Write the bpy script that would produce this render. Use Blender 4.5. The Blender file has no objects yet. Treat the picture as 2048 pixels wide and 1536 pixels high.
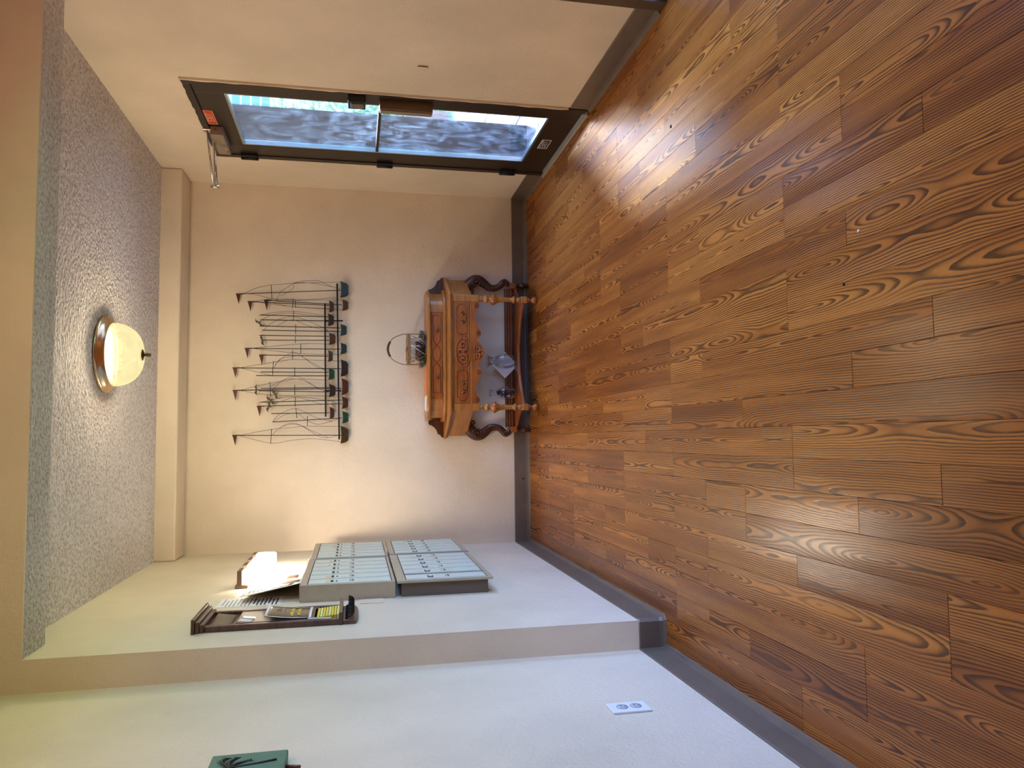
import bpy, bmesh, math, random
from mathutils import Vector, Matrix

random.seed(7)
sc = bpy.context.scene
COL = sc.collection
PI = math.pi

# ------------------------------------------------------------------ camera, world, exposure
# the photograph was taken with the phone on its side: the room's up is the picture's left
F_PX, PITCH, YAW, ROLL, CAM_H = 1521.66, 0.20477, 0.07218, 0.00265, 1.2201
fw = Vector((math.sin(YAW)*math.cos(PITCH), math.cos(YAW)*math.cos(PITCH), -math.sin(PITCH)))
rt = Vector((math.cos(YAW), -math.sin(YAW), 0.0))
up = rt.cross(fw)
rt2 = rt*math.cos(ROLL) + up*math.sin(ROLL)
up2 = up*math.cos(ROLL) - rt*math.sin(ROLL)
cd = bpy.data.cameras.new('camera')
cd.sensor_fit = 'HORIZONTAL'; cd.sensor_width = 36.0
cd.lens = F_PX*36.0/2048.0
cd.clip_start = 0.02; cd.clip_end = 300
cam = bpy.data.objects.new('camera', cd); COL.objects.link(cam)
m = Matrix((-up2, rt2, -fw)).transposed().to_4x4()
m.translation = Vector((0, 0, CAM_H))
cam.matrix_world = m
sc.camera = cam

wd = bpy.data.worlds.new('sky'); sc.world = wd; wd.use_nodes = True
bg = wd.node_tree.nodes['Background']
bg.inputs[0].default_value = (0.30, 0.50, 1.0, 1)
bg.inputs[1].default_value = 17.0
try: wd.cycles.sampling_method = 'AUTOMATIC'
except Exception: pass

sc.view_settings.view_transform = 'Standard'
sc.view_settings.look = 'None'
sc.view_settings.gamma = 1.0
sc.view_settings.use_curve_mapping = False
sc.view_settings.exposure = 0.0
sc.cycles.caustics_reflective = False; sc.cycles.caustics_refractive = False
sc.cycles.sample_clamp_indirect = 4.0

# hazy sun in front of the house: comes through the street door and runs along the floor towards the camera
sl = bpy.data.lights.new('sun', 'SUN'); sl.energy = 125.0; sl.angle = math.radians(11); sl.color = (0.50, 0.70, 1.0)
so = bpy.data.objects.new('sun', sl); COL.objects.link(so)
sd = Vector((0.39*math.cos(math.radians(48)), 0.921*math.cos(math.radians(48)), math.sin(math.radians(48))))
so.rotation_euler = sd.to_track_quat('Z', 'Y').to_euler(); so.location = (6, 14, 13)

# room measures (metres): camera stands at x = y = 0, +y looks at the end wall
D = 5.3; XL = -0.731; XR = 1.735; XL2 = -0.8445
HC = 2.415; ZB = 2.292; YB = 5.053; ZH = 2.322; YH0 = 2.922; YH1 = 3.122
YN = -1.6          # wall behind the photographer

def portal(name, loc, sy, sz):
    l = bpy.data.lights.new(name, 'AREA'); l.shape = 'RECTANGLE'; l.size = sz; l.size_y = sy
    l.cycles.is_portal = True
    o = bpy.data.objects.new(name, l); COL.objects.link(o); o.location = loc
    o.rotation_euler = (0, PI/2, 0)
    return o
portal('door_light_portal', (XR+0.078, 4.23, 1.02), 0.7, 1.72)
portal('door_light_portal', (XR+0.078, 2.05, 1.05), 1.25, 1.95)

# ------------------------------------------------------------------ materials
MATS = {}
def srgb(r, g, b):
    f = lambda c: (c/255/12.92) if c/255 <= 0.04045 else ((c/255+0.055)/1.055)**2.4
    return (f(r), f(g), f(b), 1.0)
class NT:
    def __init__(s, name):
        s.m = bpy.data.materials.new(name); s.m.use_nodes = True
        s.t = s.m.node_tree; s.n = s.t.nodes; s.l = s.t.links
        s.b = s.n['Principled BSDF']; s.out = s.n['Material Output']
    def add(s, ty, **kw):
        x = s.n.new(ty)
        for k, v in kw.items(): setattr(x, k, v)
        return x
    def link(s, a, b): s.l.new(a, b)
    def val(s, x, sock):
        if hasattr(x, 'is_linked') or isinstance(x, bpy.types.NodeSocket): s.l.new(x, sock)
        else: sock.default_value = x
    def math(s, op, a, b=None, c=None, clamp=False):
        x = s.n.new('ShaderNodeMath'); x.operation = op; x.use_clamp = clamp
        s.val(a, x.inputs[0])
        if b is not None: s.val(b, x.inputs[1])
        if c is not None: s.val(c, x.inputs[2])
        return x.outputs[0]
    def noise(s, vec, scale, detail=3.0, rough=0.55, dist=0.0):
        x = s.n.new('ShaderNodeTexNoise')
        if vec is not None: s.l.new(vec, x.inputs['Vector'])
        x.inputs['Scale'].default_value = scale; x.inputs['Detail'].default_value = detail
        x.inputs['Roughness'].default_value = rough; x.inputs['Distortion'].default_value = dist
        return x.outputs[0]
    def ramp(s, fac, stops, interp='LINEAR'):
        x = s.n.new('ShaderNodeValToRGB'); x.color_ramp.interpolation = interp
        e = x.color_ramp.elements
        while len(e) < len(stops): e.new(0.5)
        for el, (p, c) in zip(e, stops): el.position = p; el.color = c
        s.l.new(fac, x.inputs[0]); return x.outputs[0]
    def mapping(s, vec, scale=(1, 1, 1), loc=(0, 0, 0)):
        x = s.n.new('ShaderNodeMapping'); s.l.new(vec, x.inputs[0])
        x.inputs['Scale'].default_value = scale; x.inputs['Location'].default_value = loc
        return x.outputs[0]
    def bump(s, h, strength, dist=0.01, normal=None):
        x = s.n.new('ShaderNodeBump'); s.l.new(h, x.inputs['Height'])
        s.val(strength, x.inputs['Strength']); x.inputs['Distance'].default_value = dist
        if normal is not None: s.l.new(normal, x.inputs['Normal'])
        return x.outputs[0]
    def mix(s, fac, a, b, mode='MIX'):
        x = s.n.new('ShaderNodeMix'); x.data_type = 'RGBA'; x.blend_type = mode
        s.val(fac, x.inputs[0])
        for v, k in ((a, 6), (b, 7)): s.val(v, x.inputs[k])
        return x.outputs[2]
    def obj(s): return s.add('ShaderNodeTexCoord').outputs['Object']
    def pos(s): return s.add('ShaderNodeNewGeometry').outputs['Position']

def simple(name, col, rough=0.5, metal=0.0, vary=0.0, bump=0.0, bscale=60.0, spec=0.5, coat=0.0):
    if name in MATS: return MATS[name]
    t = NT(name); b = t.b
    b.inputs['Base Color'].default_value = col; b.inputs['Roughness'].default_value = rough
    b.inputs['Metallic'].default_value = metal; b.inputs['Specular IOR Level'].default_value = spec
    b.inputs['Coat Weight'].default_value = coat
    p = t.pos()
    n = t.noise(p, bscale, 4)
    if vary:
        lo = tuple(c*(1-vary) for c in col[:3])+(1,); hi = tuple(min(1, c*(1+vary)) for c in col[:3])+(1,)
        t.link(t.ramp(n, [(0.3, lo), (0.7, hi)]), b.inputs['Base Color'])
    if bump:
        t.link(t.bump(n, bump, 0.004), b.inputs['Normal'])
    MATS[name] = t.m
    return t.m

def plaster(name, col, lump=0.35, speck=0.3):
    t = NT(name); p = t.pos()
    mask = t.ramp(t.noise(p, 1.3, 3), [(0.38, (0.15,)*3+(1,)), (0.68, (1,)*3+(1,))])
    big = t.noise(p, 9.0, 5, 0.6)
    small = t.noise(p, 75.0, 5, 0.65)
    h = t.math('ADD', t.math('MULTIPLY', big, lump), t.math('MULTIPLY', t.math('MULTIPLY', small, speck), mask))
    t.link(t.bump(h, 0.85, 0.018), t.b.inputs['Normal'])
    tone = t.noise(p, 2.2, 4)
    c0 = tuple(c*0.93 for c in col[:3])+(1,); c1 = tuple(min(1, c*1.05) for c in col[:3])+(1,)
    t.link(t.ramp(tone, [(0.35, c0), (0.65, c1)]), t.b.inputs['Base Color'])
    t.b.inputs['Roughness'].default_value = 0.48; t.b.inputs['Specular IOR Level'].default_value = 0.35
    return t.m
def stucco(name, col):
    t = NT(name); p = t.pos()
    a = t.noise(p, 62.0, 3, 0.6)
    v = t.add('ShaderNodeTexVoronoi'); v.inputs['Scale'].default_value = 55; t.link(p, v.inputs['Vector'])
    patch = t.ramp(t.noise(p, 1.6, 3), [(0.35, (0.45,)*3+(1,)), (0.65, (1,)*3+(1,))])
    h = t.math('MULTIPLY', t.math('ADD', a, t.math('MULTIPLY', v.outputs['Distance'], 0.5)), patch)
    t.link(t.bump(h, 1.0, 0.026), t.b.inputs['Normal'])
    dk = tuple(c*0.58 for c in col[:3])+(1,)
    t.link(t.ramp(a, [(0.34, dk), (0.56, col)]), t.b.inputs['Base Color'])
    t.b.inputs['Roughness'].default_value = 0.8
    return t.m

M_WALL = plaster('cream_plaster', srgb(222, 205, 182))
M_CEIL = stucco('ceiling_stucco', srgb(226, 220, 220))

def floor_wood():
    t = NT('laminate_wood')
    o = t.obj()
    info = t.add('ShaderNodeObjectInfo'); rnd = info.outputs['Random']
    r2 = t.math('FRACT', t.math('MULTIPLY', rnd, 37.17))
    r3 = t.math('FRACT', t.math('MULTIPLY', rnd, 91.31))
    r4 = t.math('FRACT', t.math('MULTIPLY', rnd, 173.7))
    off = t.add('ShaderNodeCombineXYZ')
    t.link(t.math('MULTIPLY', rnd, 31.0), off.inputs[0]); t.link(t.math('MULTIPLY', r2, 47.0), off.inputs[1]); t.link(t.math('MULTIPLY', r3, 13.0), off.inputs[2])
    va = t.add('ShaderNodeVectorMath', operation='ADD'); t.link(o, va.inputs[0]); t.link(off.outputs[0], va.inputs[1])
    v = va.outputs[0]
    sx = t.add('ShaderNodeSeparateXYZ'); t.link(o, sx.inputs[0])
    x, y = sx.outputs[0], sx.outputs[1]
    # annual rings of a log cut slightly off its axis: straight lines with cathedral tips
    cx = t.math('MULTIPLY', t.math('SUBTRACT', r2, 0.5), 0.085)
    wob = t.math('MULTIPLY', t.math('SUBTRACT', t.noise(t.mapping(v, (7, 2.6, 1)), 1.0, 3), 0.5), 0.020)
    ux = t.math('ADD', t.math('SUBTRACT', x, cx), wob)
    tilt = t.math('MULTIPLY', t.math('SUBTRACT', r4, 0.5), 0.10)
    hz = t.math('ADD', t.math('MULTIPLY', y, tilt), t.math('MULTIPLY', t.math('SUBTRACT', t.noise(t.mapping(v, (0.5, 1.3, 1)), 1.0, 2), 0.42), 0.16))
    rr = t.math('SQRT', t.math('ADD', t.math('MULTIPLY', ux, ux), t.math('MULTIPLY', hz, hz)))
    fine = t.math('MULTIPLY', t.math('SUBTRACT', t.noise(t.mapping(v, (60, 14, 1)), 1.0, 3), 0.5), 0.0022)
    ph = t.math('FRACT', t.math('MULTIPLY', t.math('ADD', rr, fine), 165.0))
    lite = t.mix(r3, srgb(168, 100, 36), srgb(202, 132, 56)); midc = t.mix(r3, srgb(130, 70, 22), srgb(166, 98, 36))
    dark = t.mix(r4, srgb(38, 20, 9), srgb(58, 32, 15))
    g1 = t.ramp(ph, [(0.0, (0,)*3+(1,)), (0.38, (0.14,)*3+(1,)), (0.70, (0.9,)*3+(1,)), (0.92, (1,)*3+(1,)), (1.0, (0.05,)*3+(1,))])
    patch = t.ramp(t.noise(t.mapping(v, (22, 1.6, 1)), 1.0, 3), [(0.30, (0.5,)*3+(1,)), (0.52, (1,)*3+(1,))])
    fib = t.noise(t.mapping(v, (520, 26, 1)), 1.0, 2)
    base = t.mix(t.ramp(t.noise(t.mapping(v, (16, 0.9, 1)), 1.0, 3), [(0.35, (0,)*3+(1,)), (0.65, (1,)*3+(1,))]), midc, lite)
    gm = t.math('MULTIPLY', t.math('MULTIPLY', g1, patch), t.math('ADD', 0.45, t.math('MULTIPLY', fib, 0.9)), clamp=True)
    c = t.mix(gm, base, dark)
    c = t.mix(t.math('MULTIPLY', t.math('SUBTRACT', fib, 0.35, clamp=True), 0.55), c, midc)
    t.link(c, t.b.inputs['Base Color'])
    t.b.inputs['Roughness'].default_value = 0.25
    t.b.inputs['Specular IOR Level'].default_value = 0.24
    t.b.inputs['Coat Weight'].default_value = 0.16; t.b.inputs['Coat Roughness'].default_value = 0.42
    t.link(t.bump(t.math('MULTIPLY', gm, -1.0), 0.22, 0.001), t.b.inputs['Normal'])
    return t.m
M_FLOOR = floor_wood()

def furniture_wood(name, a, b, rough=0.32, sc_=(6, 6, 60)):
    t = NT(name); p = t.pos()
    n = t.noise(t.mapping(p, sc_), 1.0, 4, 0.6, 0.6)
    t.link(t.ramp(n, [(0.3, a), (0.7, b)]), t.b.inputs['Base Color'])
    t.b.inputs['Roughness'].default_value = rough
    t.b.inputs['Coat Weight'].default_value = 0.10; t.b.inputs['Coat Roughness'].default_value = 0.15
    t.link(t.bump(n, 0.06, 0.002), t.b.inputs['Normal'])
    return t.m
W_MID = furniture_wood('walnut_stain', srgb(124, 60, 20), srgb(168, 92, 36))
W_LITE = furniture_wood('golden_oak', srgb(142, 86, 36), srgb(180, 118, 54))
W_DARK = furniture_wood('dark_walnut', srgb(52, 26, 14), srgb(92, 48, 24))
W_LINE = furniture_wood('ebony_inlay', srgb(48, 22, 12), srgb(66, 32, 18))
W_BOARD = furniture_wood('mahogany_brown', srgb(60, 40, 32), srgb(100, 70, 56), 0.38)

M_BASE = simple('vinyl_base', srgb(104, 90, 78), 0.42, vary=0.12, bump=0.05, bscale=9)
M_BRONZE = simple('bronze_door_paint', srgb(46, 36, 28), 0.4, 0.25, vary=0.15)
M_BLACK = simple('black_metal', srgb(16, 14, 13), 0.45, 0.3)
M_GREYMET = simple('grey_enamel', srgb(140, 126, 110), 0.35, 0.2, vary=0.05)
M_CHROME = simple('chrome', srgb(205, 200, 192), 0.18, 1.0)
M_ALU = simple('aluminium_bead', srgb(176, 186, 190), 0.32, 0.9)
M_STEELRAIL = simple('champagne_aluminium', srgb(182, 170, 148), 0.42, 0.25, vary=0.06, bscale=25)
M_MAILDOOR = simple('brushed_pale_aluminium', srgb(214, 226, 216), 0.34, 0.2, vary=0.05, bscale=30)
M_DARKBODY = simple('dark_steel_body', srgb(104, 92, 80), 0.5, 0.1)
M_WHITEPL = simple('white_plastic', srgb(232, 234, 238), 0.35)
M_PAPER = simple('white_paper', srgb(232, 228, 218), 0.75)
M_INK = simple('dark_ink', srgb(52, 50, 52), 0.7)
M_GREYINK = simple('grey_ink', srgb(120, 116, 114), 0.7)
M_BRASS = simple('antique_brass', srgb(104, 82, 50), 0.35, 1.0)
M_NICKEL = simple('brushed_nickel', srgb(205, 182, 148), 0.2, 1.0)
M_BRNICK = simple('brown_bronze', srgb(118, 98, 80), 0.4, 0.6)
M_IRON = simple('black_iron', srgb(24, 17, 14), 0.55, 0.6)
M_WIRE = simple('rust_wire', srgb(58, 40, 26), 0.5, 0.7)
M_RED = simple('exit_red', srgb(196, 62, 34), 0.45)
M_CREAMTX = simple('faded_lettering', srgb(226, 170, 140), 0.5)
M_GREENSIGN = simple('sage_green_paint', srgb(74, 112, 92), 0.55, vary=0.1, bscale=30)
M_BLACKPAINT = simple('black_paint', srgb(14, 14, 14), 0.5)
M_YELLOW = simple('yellow_print', srgb(226, 204, 66), 0.5)
M_CARD = simple('glossy_black_card', srgb(58, 50, 44), 0.16, vary=0.2, bscale=18)
M_ORANGE = simple('orange_cover', srgb(222, 116, 66), 0.4)
M_GOLDPRINT = simple('gold_print', srgb(112, 62, 18), 0.5, vary=0.35, bscale=90)
M_BROWNPRINT = simple('brown_print', srgb(78, 52, 32), 0.5, vary=0.4, bscale=120)
M_PINE = simple('pine_needles', srgb(34, 56, 34), 0.6, vary=0.4, bscale=80)
M_TWIG = simple('willow_twig', srgb(142, 108, 72), 0.55, vary=0.25, bscale=120)
M_PALETWIG = simple('pale_wire', srgb(214, 202, 184), 0.4, 0.4)
M_MAROON = simple('maroon_wax', srgb(92, 44, 44), 0.4)
M_DRIED = simple('dried_flowers', srgb(54, 40, 30), 0.8, vary=0.6, bscale=110)
M_SUB = simple('dark_underlay', srgb(40, 26, 16), 0.9)
HULL = {'teal': simple('teal_enamel', srgb(26, 50, 47), 0.3, 0.3, vary=0.35, bscale=50),
        'brown': simple('copper_brown', srgb(72, 40, 19), 0.35, 0.5, vary=0.35, bscale=50),
        'dark': simple('blackened_metal', srgb(36, 24, 18), 0.4, 0.4, vary=0.4, bscale=50),
        'green': simple('green_enamel', srgb(18, 62, 44), 0.3, 0.3, vary=0.35, bscale=50),
        'olive': simple('olive_brown_metal', srgb(62, 48, 24), 0.35, 0.5, vary=0.35, bscale=50)}
M_FLAG = simple('oxblood_metal', srgb(70, 20, 15), 0.45, 0.3, vary=0.2)
M_GULL = simple('verdigris_metal', srgb(78, 68, 42), 0.5, 0.5, vary=0.35, bscale=90)

def glass_clear(name, tint=(1, 1, 1, 1), gl=0.10):
    t = NT(name)
    tr = t.add('ShaderNodeBsdfTransparent'); tr.inputs[0].default_value = tint
    g = t.add('ShaderNodeBsdfGlossy'); g.inputs['Roughness'].default_value = 0.03
    fr = t.add('ShaderNodeFresnel'); fr.inputs[0].default_value = 1.45
    mx = t.add('ShaderNodeMixShader')
    t.link(t.math('ADD', t.math('MULTIPLY', fr.outputs[0], 0.55), gl, clamp=True), mx.inputs[0])
    t.link(tr.outputs[0], mx.inputs[1]); t.link(g.outputs[0], mx.inputs[2])
    t.link(mx.outputs[0], t.out.inputs[0])
    return t.m
M_VASE = glass_clear('clear_vase_glass', (0.86, 0.86, 0.90, 1), 0.03)
def dirty_glass():
    # wiped pane: soap swirls that catch the daylight
    t = NT('smeared_door_glass'); p = t.pos()
    q = t.mapping(p, (0.3, 4.2, 3.0))
    w = t.noise(q, 1.6, 6, 0.6, 2.2)
    s1 = t.ramp(w, [(0.42, (0,)*3+(1,)), (0.56, (0.35,)*3+(1,)), (0.74, (1,)*3+(1,))])
    wv = t.add('ShaderNodeTexWave', wave_type='RINGS'); wv.inputs['Scale'].default_value = 2.6
    wv.inputs['Distortion'].default_value = 9.0; wv.inputs['Detail'].default_value = 3; wv.inputs['Detail Scale'].default_value = 1.1
    t.link(q, wv.inputs['Vector'])
    sm = t.math('MULTIPLY', t.math('ADD', t.math('MULTIPLY', wv.outputs[1], 0.55), 0.25), s1)
    zz = t.add('ShaderNodeSeparateXYZ'); t.link(p, zz.inputs[0])
    mid = t.ramp(t.math('MULTIPLY', zz.outputs[2], 0.5), [(0.1, (0.7,)*3+(1,)), (0.3, (1,)*3+(1,)), (0.55, (1,)*3+(1,)), (0.72, (0.4,)*3+(1,)), (0.95, (0.25,)*3+(1,))])
    fac = t.math('ADD', 0.003, t.math('MULTIPLY', t.math('MULTIPLY', sm, mid), 0.20), clamp=True)
    tr = t.add('ShaderNodeBsdfTransparent'); tr.inputs[0].default_value = (0.93, 0.97, 0.98, 1)
    tl = t.add('ShaderNodeBsdfTranslucent'); tl.inputs[0].default_value = (0.80, 0.86, 0.95, 1)
    gl = t.add('ShaderNodeBsdfGlossy'); gl.inputs['Roughness'].default_value = 0.04
    fr = t.add('ShaderNodeFresnel'); fr.inputs[0].default_value = 1.45
    m1 = t.add('ShaderNodeMixShader'); m2 = t.add('ShaderNodeMixShader')
    t.link(fac, m1.inputs[0]); t.link(tr.outputs[0], m1.inputs[1]); t.link(tl.outputs[0], m1.inputs[2])
    t.link(t.math('MULTIPLY', fr.outputs[0], 0.6), m2.inputs[0]); t.link(m1.outputs[0], m2.inputs[1]); t.link(gl.outputs[0], m2.inputs[2])
    t.link(m2.outputs[0], t.out.inputs[0])
    return t.m
M_DGLASS = dirty_glass()
M_CGLASS = glass_clear('clean_door_glass', (0.94, 0.97, 0.98, 1), 0.0)
def lamp_glass(name, col, em, transp):
    t = NT(name)
    e = t.add('ShaderNodeEmission'); p = t.obj()
    n = t.noise(p, 14.0, 4, 0.6, 1.0)
    a = tuple(c*0.86 for c in col[:3])+(1,)
    t.link(t.ramp(n, [(0.35, a), (0.65, col)]), e.inputs[0]); e.inputs[1].default_value = em
    tr = t.add('ShaderNodeBsdfTransparent'); mx = t.add('ShaderNodeMixShader'); mx.inputs[0].default_value = transp
    t.link(e.outputs[0], mx.inputs[1]); t.link(tr.outputs[0], mx.inputs[2])
    t.link(mx.outputs[0], t.out.inputs[0])
    return t.m
M_DOME = lamp_glass('alabaster_glass_lit', (1.0, 0.855, 0.43, 1), 1.14, 0.24)
M_SHADE = lamp_glass('frosted_shade_lit', (1.0, 0.87, 0.70, 1), 42.0, 0.0)
M_BULB = lamp_glass('bare_bulb_lit', (1.0, 0.86, 0.68, 1), 290.0, 0.0)

# ------------------------------------------------------------------ mesh helpers
WLOC = {}
class MB:
    def __init__(s): s.v = []; s.f = []; s.sm = []
    def _add(s, vs, fs, smooth=False):
        n = len(s.v); s.v += [tuple(v) for v in vs]; s.f += [tuple(i+n for i in f) for f in fs]; s.sm += [smooth]*len(fs); return s
    def box(s, x0, x1, y0, y1, z0, z1):
        vs = [(x, y, z) for z in (z0, z1) for y in (y0, y1) for x in (x0, x1)]
        return s._add(vs, [(0, 2, 3, 1), (4, 5, 7, 6), (0, 1, 5, 4), (2, 6, 7, 3), (0, 4, 6, 2), (1, 3, 7, 5)])
    def obox(s, c, ax, ay, az):
        c = Vector(c); ax = Vector(ax); ay = Vector(ay); az = Vector(az)
        vs = [c+ax*i+ay*j+az*k for k in (-1, 1) for j in (-1, 1) for i in (-1, 1)]
        return s._add(vs, [(0, 2, 3, 1), (4, 5, 7, 6), (0, 1, 5, 4), (2, 6, 7, 3), (0, 4, 6, 2), (1, 3, 7, 5)])
    def prism(s, poly, fn, smooth=False):
        """poly: 2-D outline; fn(p, t) maps a point to 3-D at t = 0 or 1"""
        n = len(poly)
        vs = [fn(p, 0) for p in poly] + [fn(p, 1) for p in poly]
        fs = [tuple(range(n))[::-1], tuple(range(n, 2*n))]
        s._add(vs, fs)
        b = len(s.v)-2*n
        for i in range(n):
            j = (i+1) % n
            s.f.append((b+i, b+j, b+n+j, b+n+i)); s.sm.append(smooth)
        return s
    def prism_z(s, poly, z0, z1, smooth=False): return s.prism(poly, lambda p, t: (p[0], p[1], z1 if t else z0), smooth)
    def prism_y(s, poly, y0, y1, smooth=False): return s.prism(poly, lambda p, t: (p[0], y1 if t else y0, p[1]), smooth)
    def prism_x(s, poly, x0, x1, smooth=False): return s.prism(poly, lambda p, t: (x1 if t else x0, p[0], p[1]), smooth)
    def lathe(s, prof, c, seg=24, closed=False, axis='z'):
        n = len(prof); vs = []
        for k in range(seg):
            a = 2*PI*k/seg
            for r, h in prof:
                if axis == 'z': vs.append((c[0]+r*math.cos(a), c[1]+r*math.sin(a), c[2]+h))
                elif axis == 'x': vs.append((c[0]+h, c[1]+r*math.cos(a), c[2]+r*math.sin(a)))
                else: vs.append((c[0]+r*math.cos(a), c[1]+h, c[2]+r*math.sin(a)))
        fs = []
        for k in range(seg):
            k2 = (k+1) % seg
            for i in range(n-1):
                fs.append((k*n+i, k2*n+i, k2*n+i+1, k*n+i+1))
        return s._add(vs, fs, True)
    def tube(s, pts, r, seg=6, flat=1.0, cap=True):
        pts = [Vector(p) for p in pts]; n = len(pts)
        rs = r if isinstance(r, (list, tuple)) else [r]*n
        vs = []; prev = None
        for i, p in enumerate(pts):
            t = (pts[min(i+1, n-1)]-pts[max(i-1, 0)])
            if t.length < 1e-9: t = Vector((0, 0, 1))
            t.normalize()
            if prev is None:
                ref = Vector((0, 1, 0)) if abs(t.y) < 0.9 else Vector((1, 0, 0))
                a = t.cross(ref).normalized()
            else:
                a = (prev - t*prev.dot(t))
                a = a.normalized() if a.length > 1e-6 else t.cross(Vector((0, 1, 0.01))).normalized()
            prev = a; b = t.cross(a)
            for k in range(seg):
                an = 2*PI*k/seg
                vs.append(p + a*(rs[i]*math.cos(an)) + b*(rs[i]*flat*math.sin(an)))
        fs = [(i*seg+k, i*seg+(k+1) % seg, (i+1)*seg+(k+1) % seg, (i+1)*seg+k) for i in range(n-1) for k in range(seg)]
        if cap: fs += [tuple(range(seg))[::-1], tuple(range((n-1)*seg, n*seg))]
        return s._add(vs, fs, True)
    def sheet(s, grid):
        """grid of points (rows of equal length) as a two-sided thin surface"""
        h, w = len(grid), len(grid[0])
        vs = [p for r in grid for p in r]
        return s._add(vs, [(i*w+j, i*w+j+1, (i+1)*w+j+1, (i+1)*w+j) for i in range(h-1) for j in range(w-1)], True)
    def build(s, name, mat, parent=None, bevel=0.0, solid=0.0, **props):
        loc = Vector((0, 0, 0))
        if parent is not None: loc = WLOC[parent.name]
        else:
            xs = [v[0] for v in s.v]; ys = [v[1] for v in s.v]; zs = [v[2] for v in s.v]
            loc = Vector(((min(xs)+max(xs))/2, (min(ys)+max(ys))/2, min(zs)))
        me = bpy.data.meshes.new(name)
        me.from_pydata([(v[0]-loc.x, v[1]-loc.y, v[2]-loc.z) for v in s.v], [], s.f)
        me.polygons.foreach_set('use_smooth', s.sm)
        bm = bmesh.new(); bm.from_mesh(me)
        bmesh.ops.recalc_face_normals(bm, faces=bm.faces)
        if bevel:
            ed = [e for e in bm.edges if len(e.link_faces) == 2 and e.calc_face_angle(0) > 0.6]
            bmesh.ops.bevel(bm, geom=ed, offset=bevel, segments=2, affect='EDGES', profile=0.5, clamp_overlap=True)
        bm.to_mesh(me); bm.free()
        me.materials.append(mat)
        o = bpy.data.objects.new(name, me); COL.objects.link(o)
        if parent is not None: o.parent = parent
        else: o.location = loc
        WLOC[o.name] = loc
        if solid:
            md = o.modifiers.new('thickness', 'SOLIDIFY'); md.thickness = solid; md.offset = 0
        for k, vv in props.items(): o[k] = vv
        return o
def empty(name, loc, label=None, category=None, group=None, kind=None):
    o = bpy.data.objects.new(name, None); COL.objects.link(o); o.location = loc; o.empty_display_size = 0.05
    WLOC[o.name] = Vector(loc)
    return tag(o, label, category, group, kind)
def tag(o, label=None, category=None, group=None, kind=None):
    for k, v in (('label', label), ('category', category), ('group', group), ('kind', kind)):
        if v: o[k] = v
    return o
def struct(name, mb, mat, bevel=0.0, label=None): 
    return tag(mb.build(name, mat, None, bevel), label, None, None, 'structure')
def text_mesh(name, body, size, mat, origin, xdir, ydir, parent, depth=0.0006):
    cu = bpy.data.curves.new('lettering', 'FONT'); cu.body = body; cu.size = size; cu.align_x = 'CENTER'; cu.align_y = 'CENTER'; cu.extrude = depth
    to = bpy.data.objects.new('lettering', cu); COL.objects.link(to)
    dg = bpy.context.evaluated_depsgraph_get(); dg.update()
    me = bpy.data.meshes.new_from_object(to.evaluated_get(dg))
    bpy.data.objects.remove(to); 
    x = Vector(xdir).normalized(); y = Vector(ydir).normalized(); z = x.cross(y)
    loc = WLOC[parent.name]
    for v in me.vertices:
        c = v.co.copy(); w = Vector(origin)+x*c.x+y*c.y+z*c.z - loc; v.co = w
    me.materials.clear(); me.materials.append(mat)
    o = bpy.data.objects.new(name, me); COL.objects.link(o); o.parent = parent; WLOC[o.name] = loc
    return o
def smoothpath(pts, n=5):
    """Catmull-Rom through the points"""
    pts = [Vector(p) for p in pts]
    if len(pts) < 3: return pts
    out = []
    for i in range(len(pts)-1):
        p0 = pts[max(i-1, 0)]; p1 = pts[i]; p2 = pts[i+1]; p3 = pts[min(i+2, len(pts)-1)]
        for k in range(n):
            t = k/n
            out.append(0.5*((2*p1)+(p2-p0)*t+(2*p0-5*p1+4*p2-p3)*t*t+(3*p1-p0-3*p2+p3)*t**3))
    out.append(pts[-1]); return out
def spiral(cx, cz, y, r0, r1, turns, a0, sgn=1, n=22):
    return [(cx+(r0+(r1-r0)*k/n)*math.cos(a0+sgn*2*PI*turns*k/n), y, cz+(r0+(r1-r0)*k/n)*math.sin(a0+sgn*2*PI*turns*k/n)) for k in range(n+1)]
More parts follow.
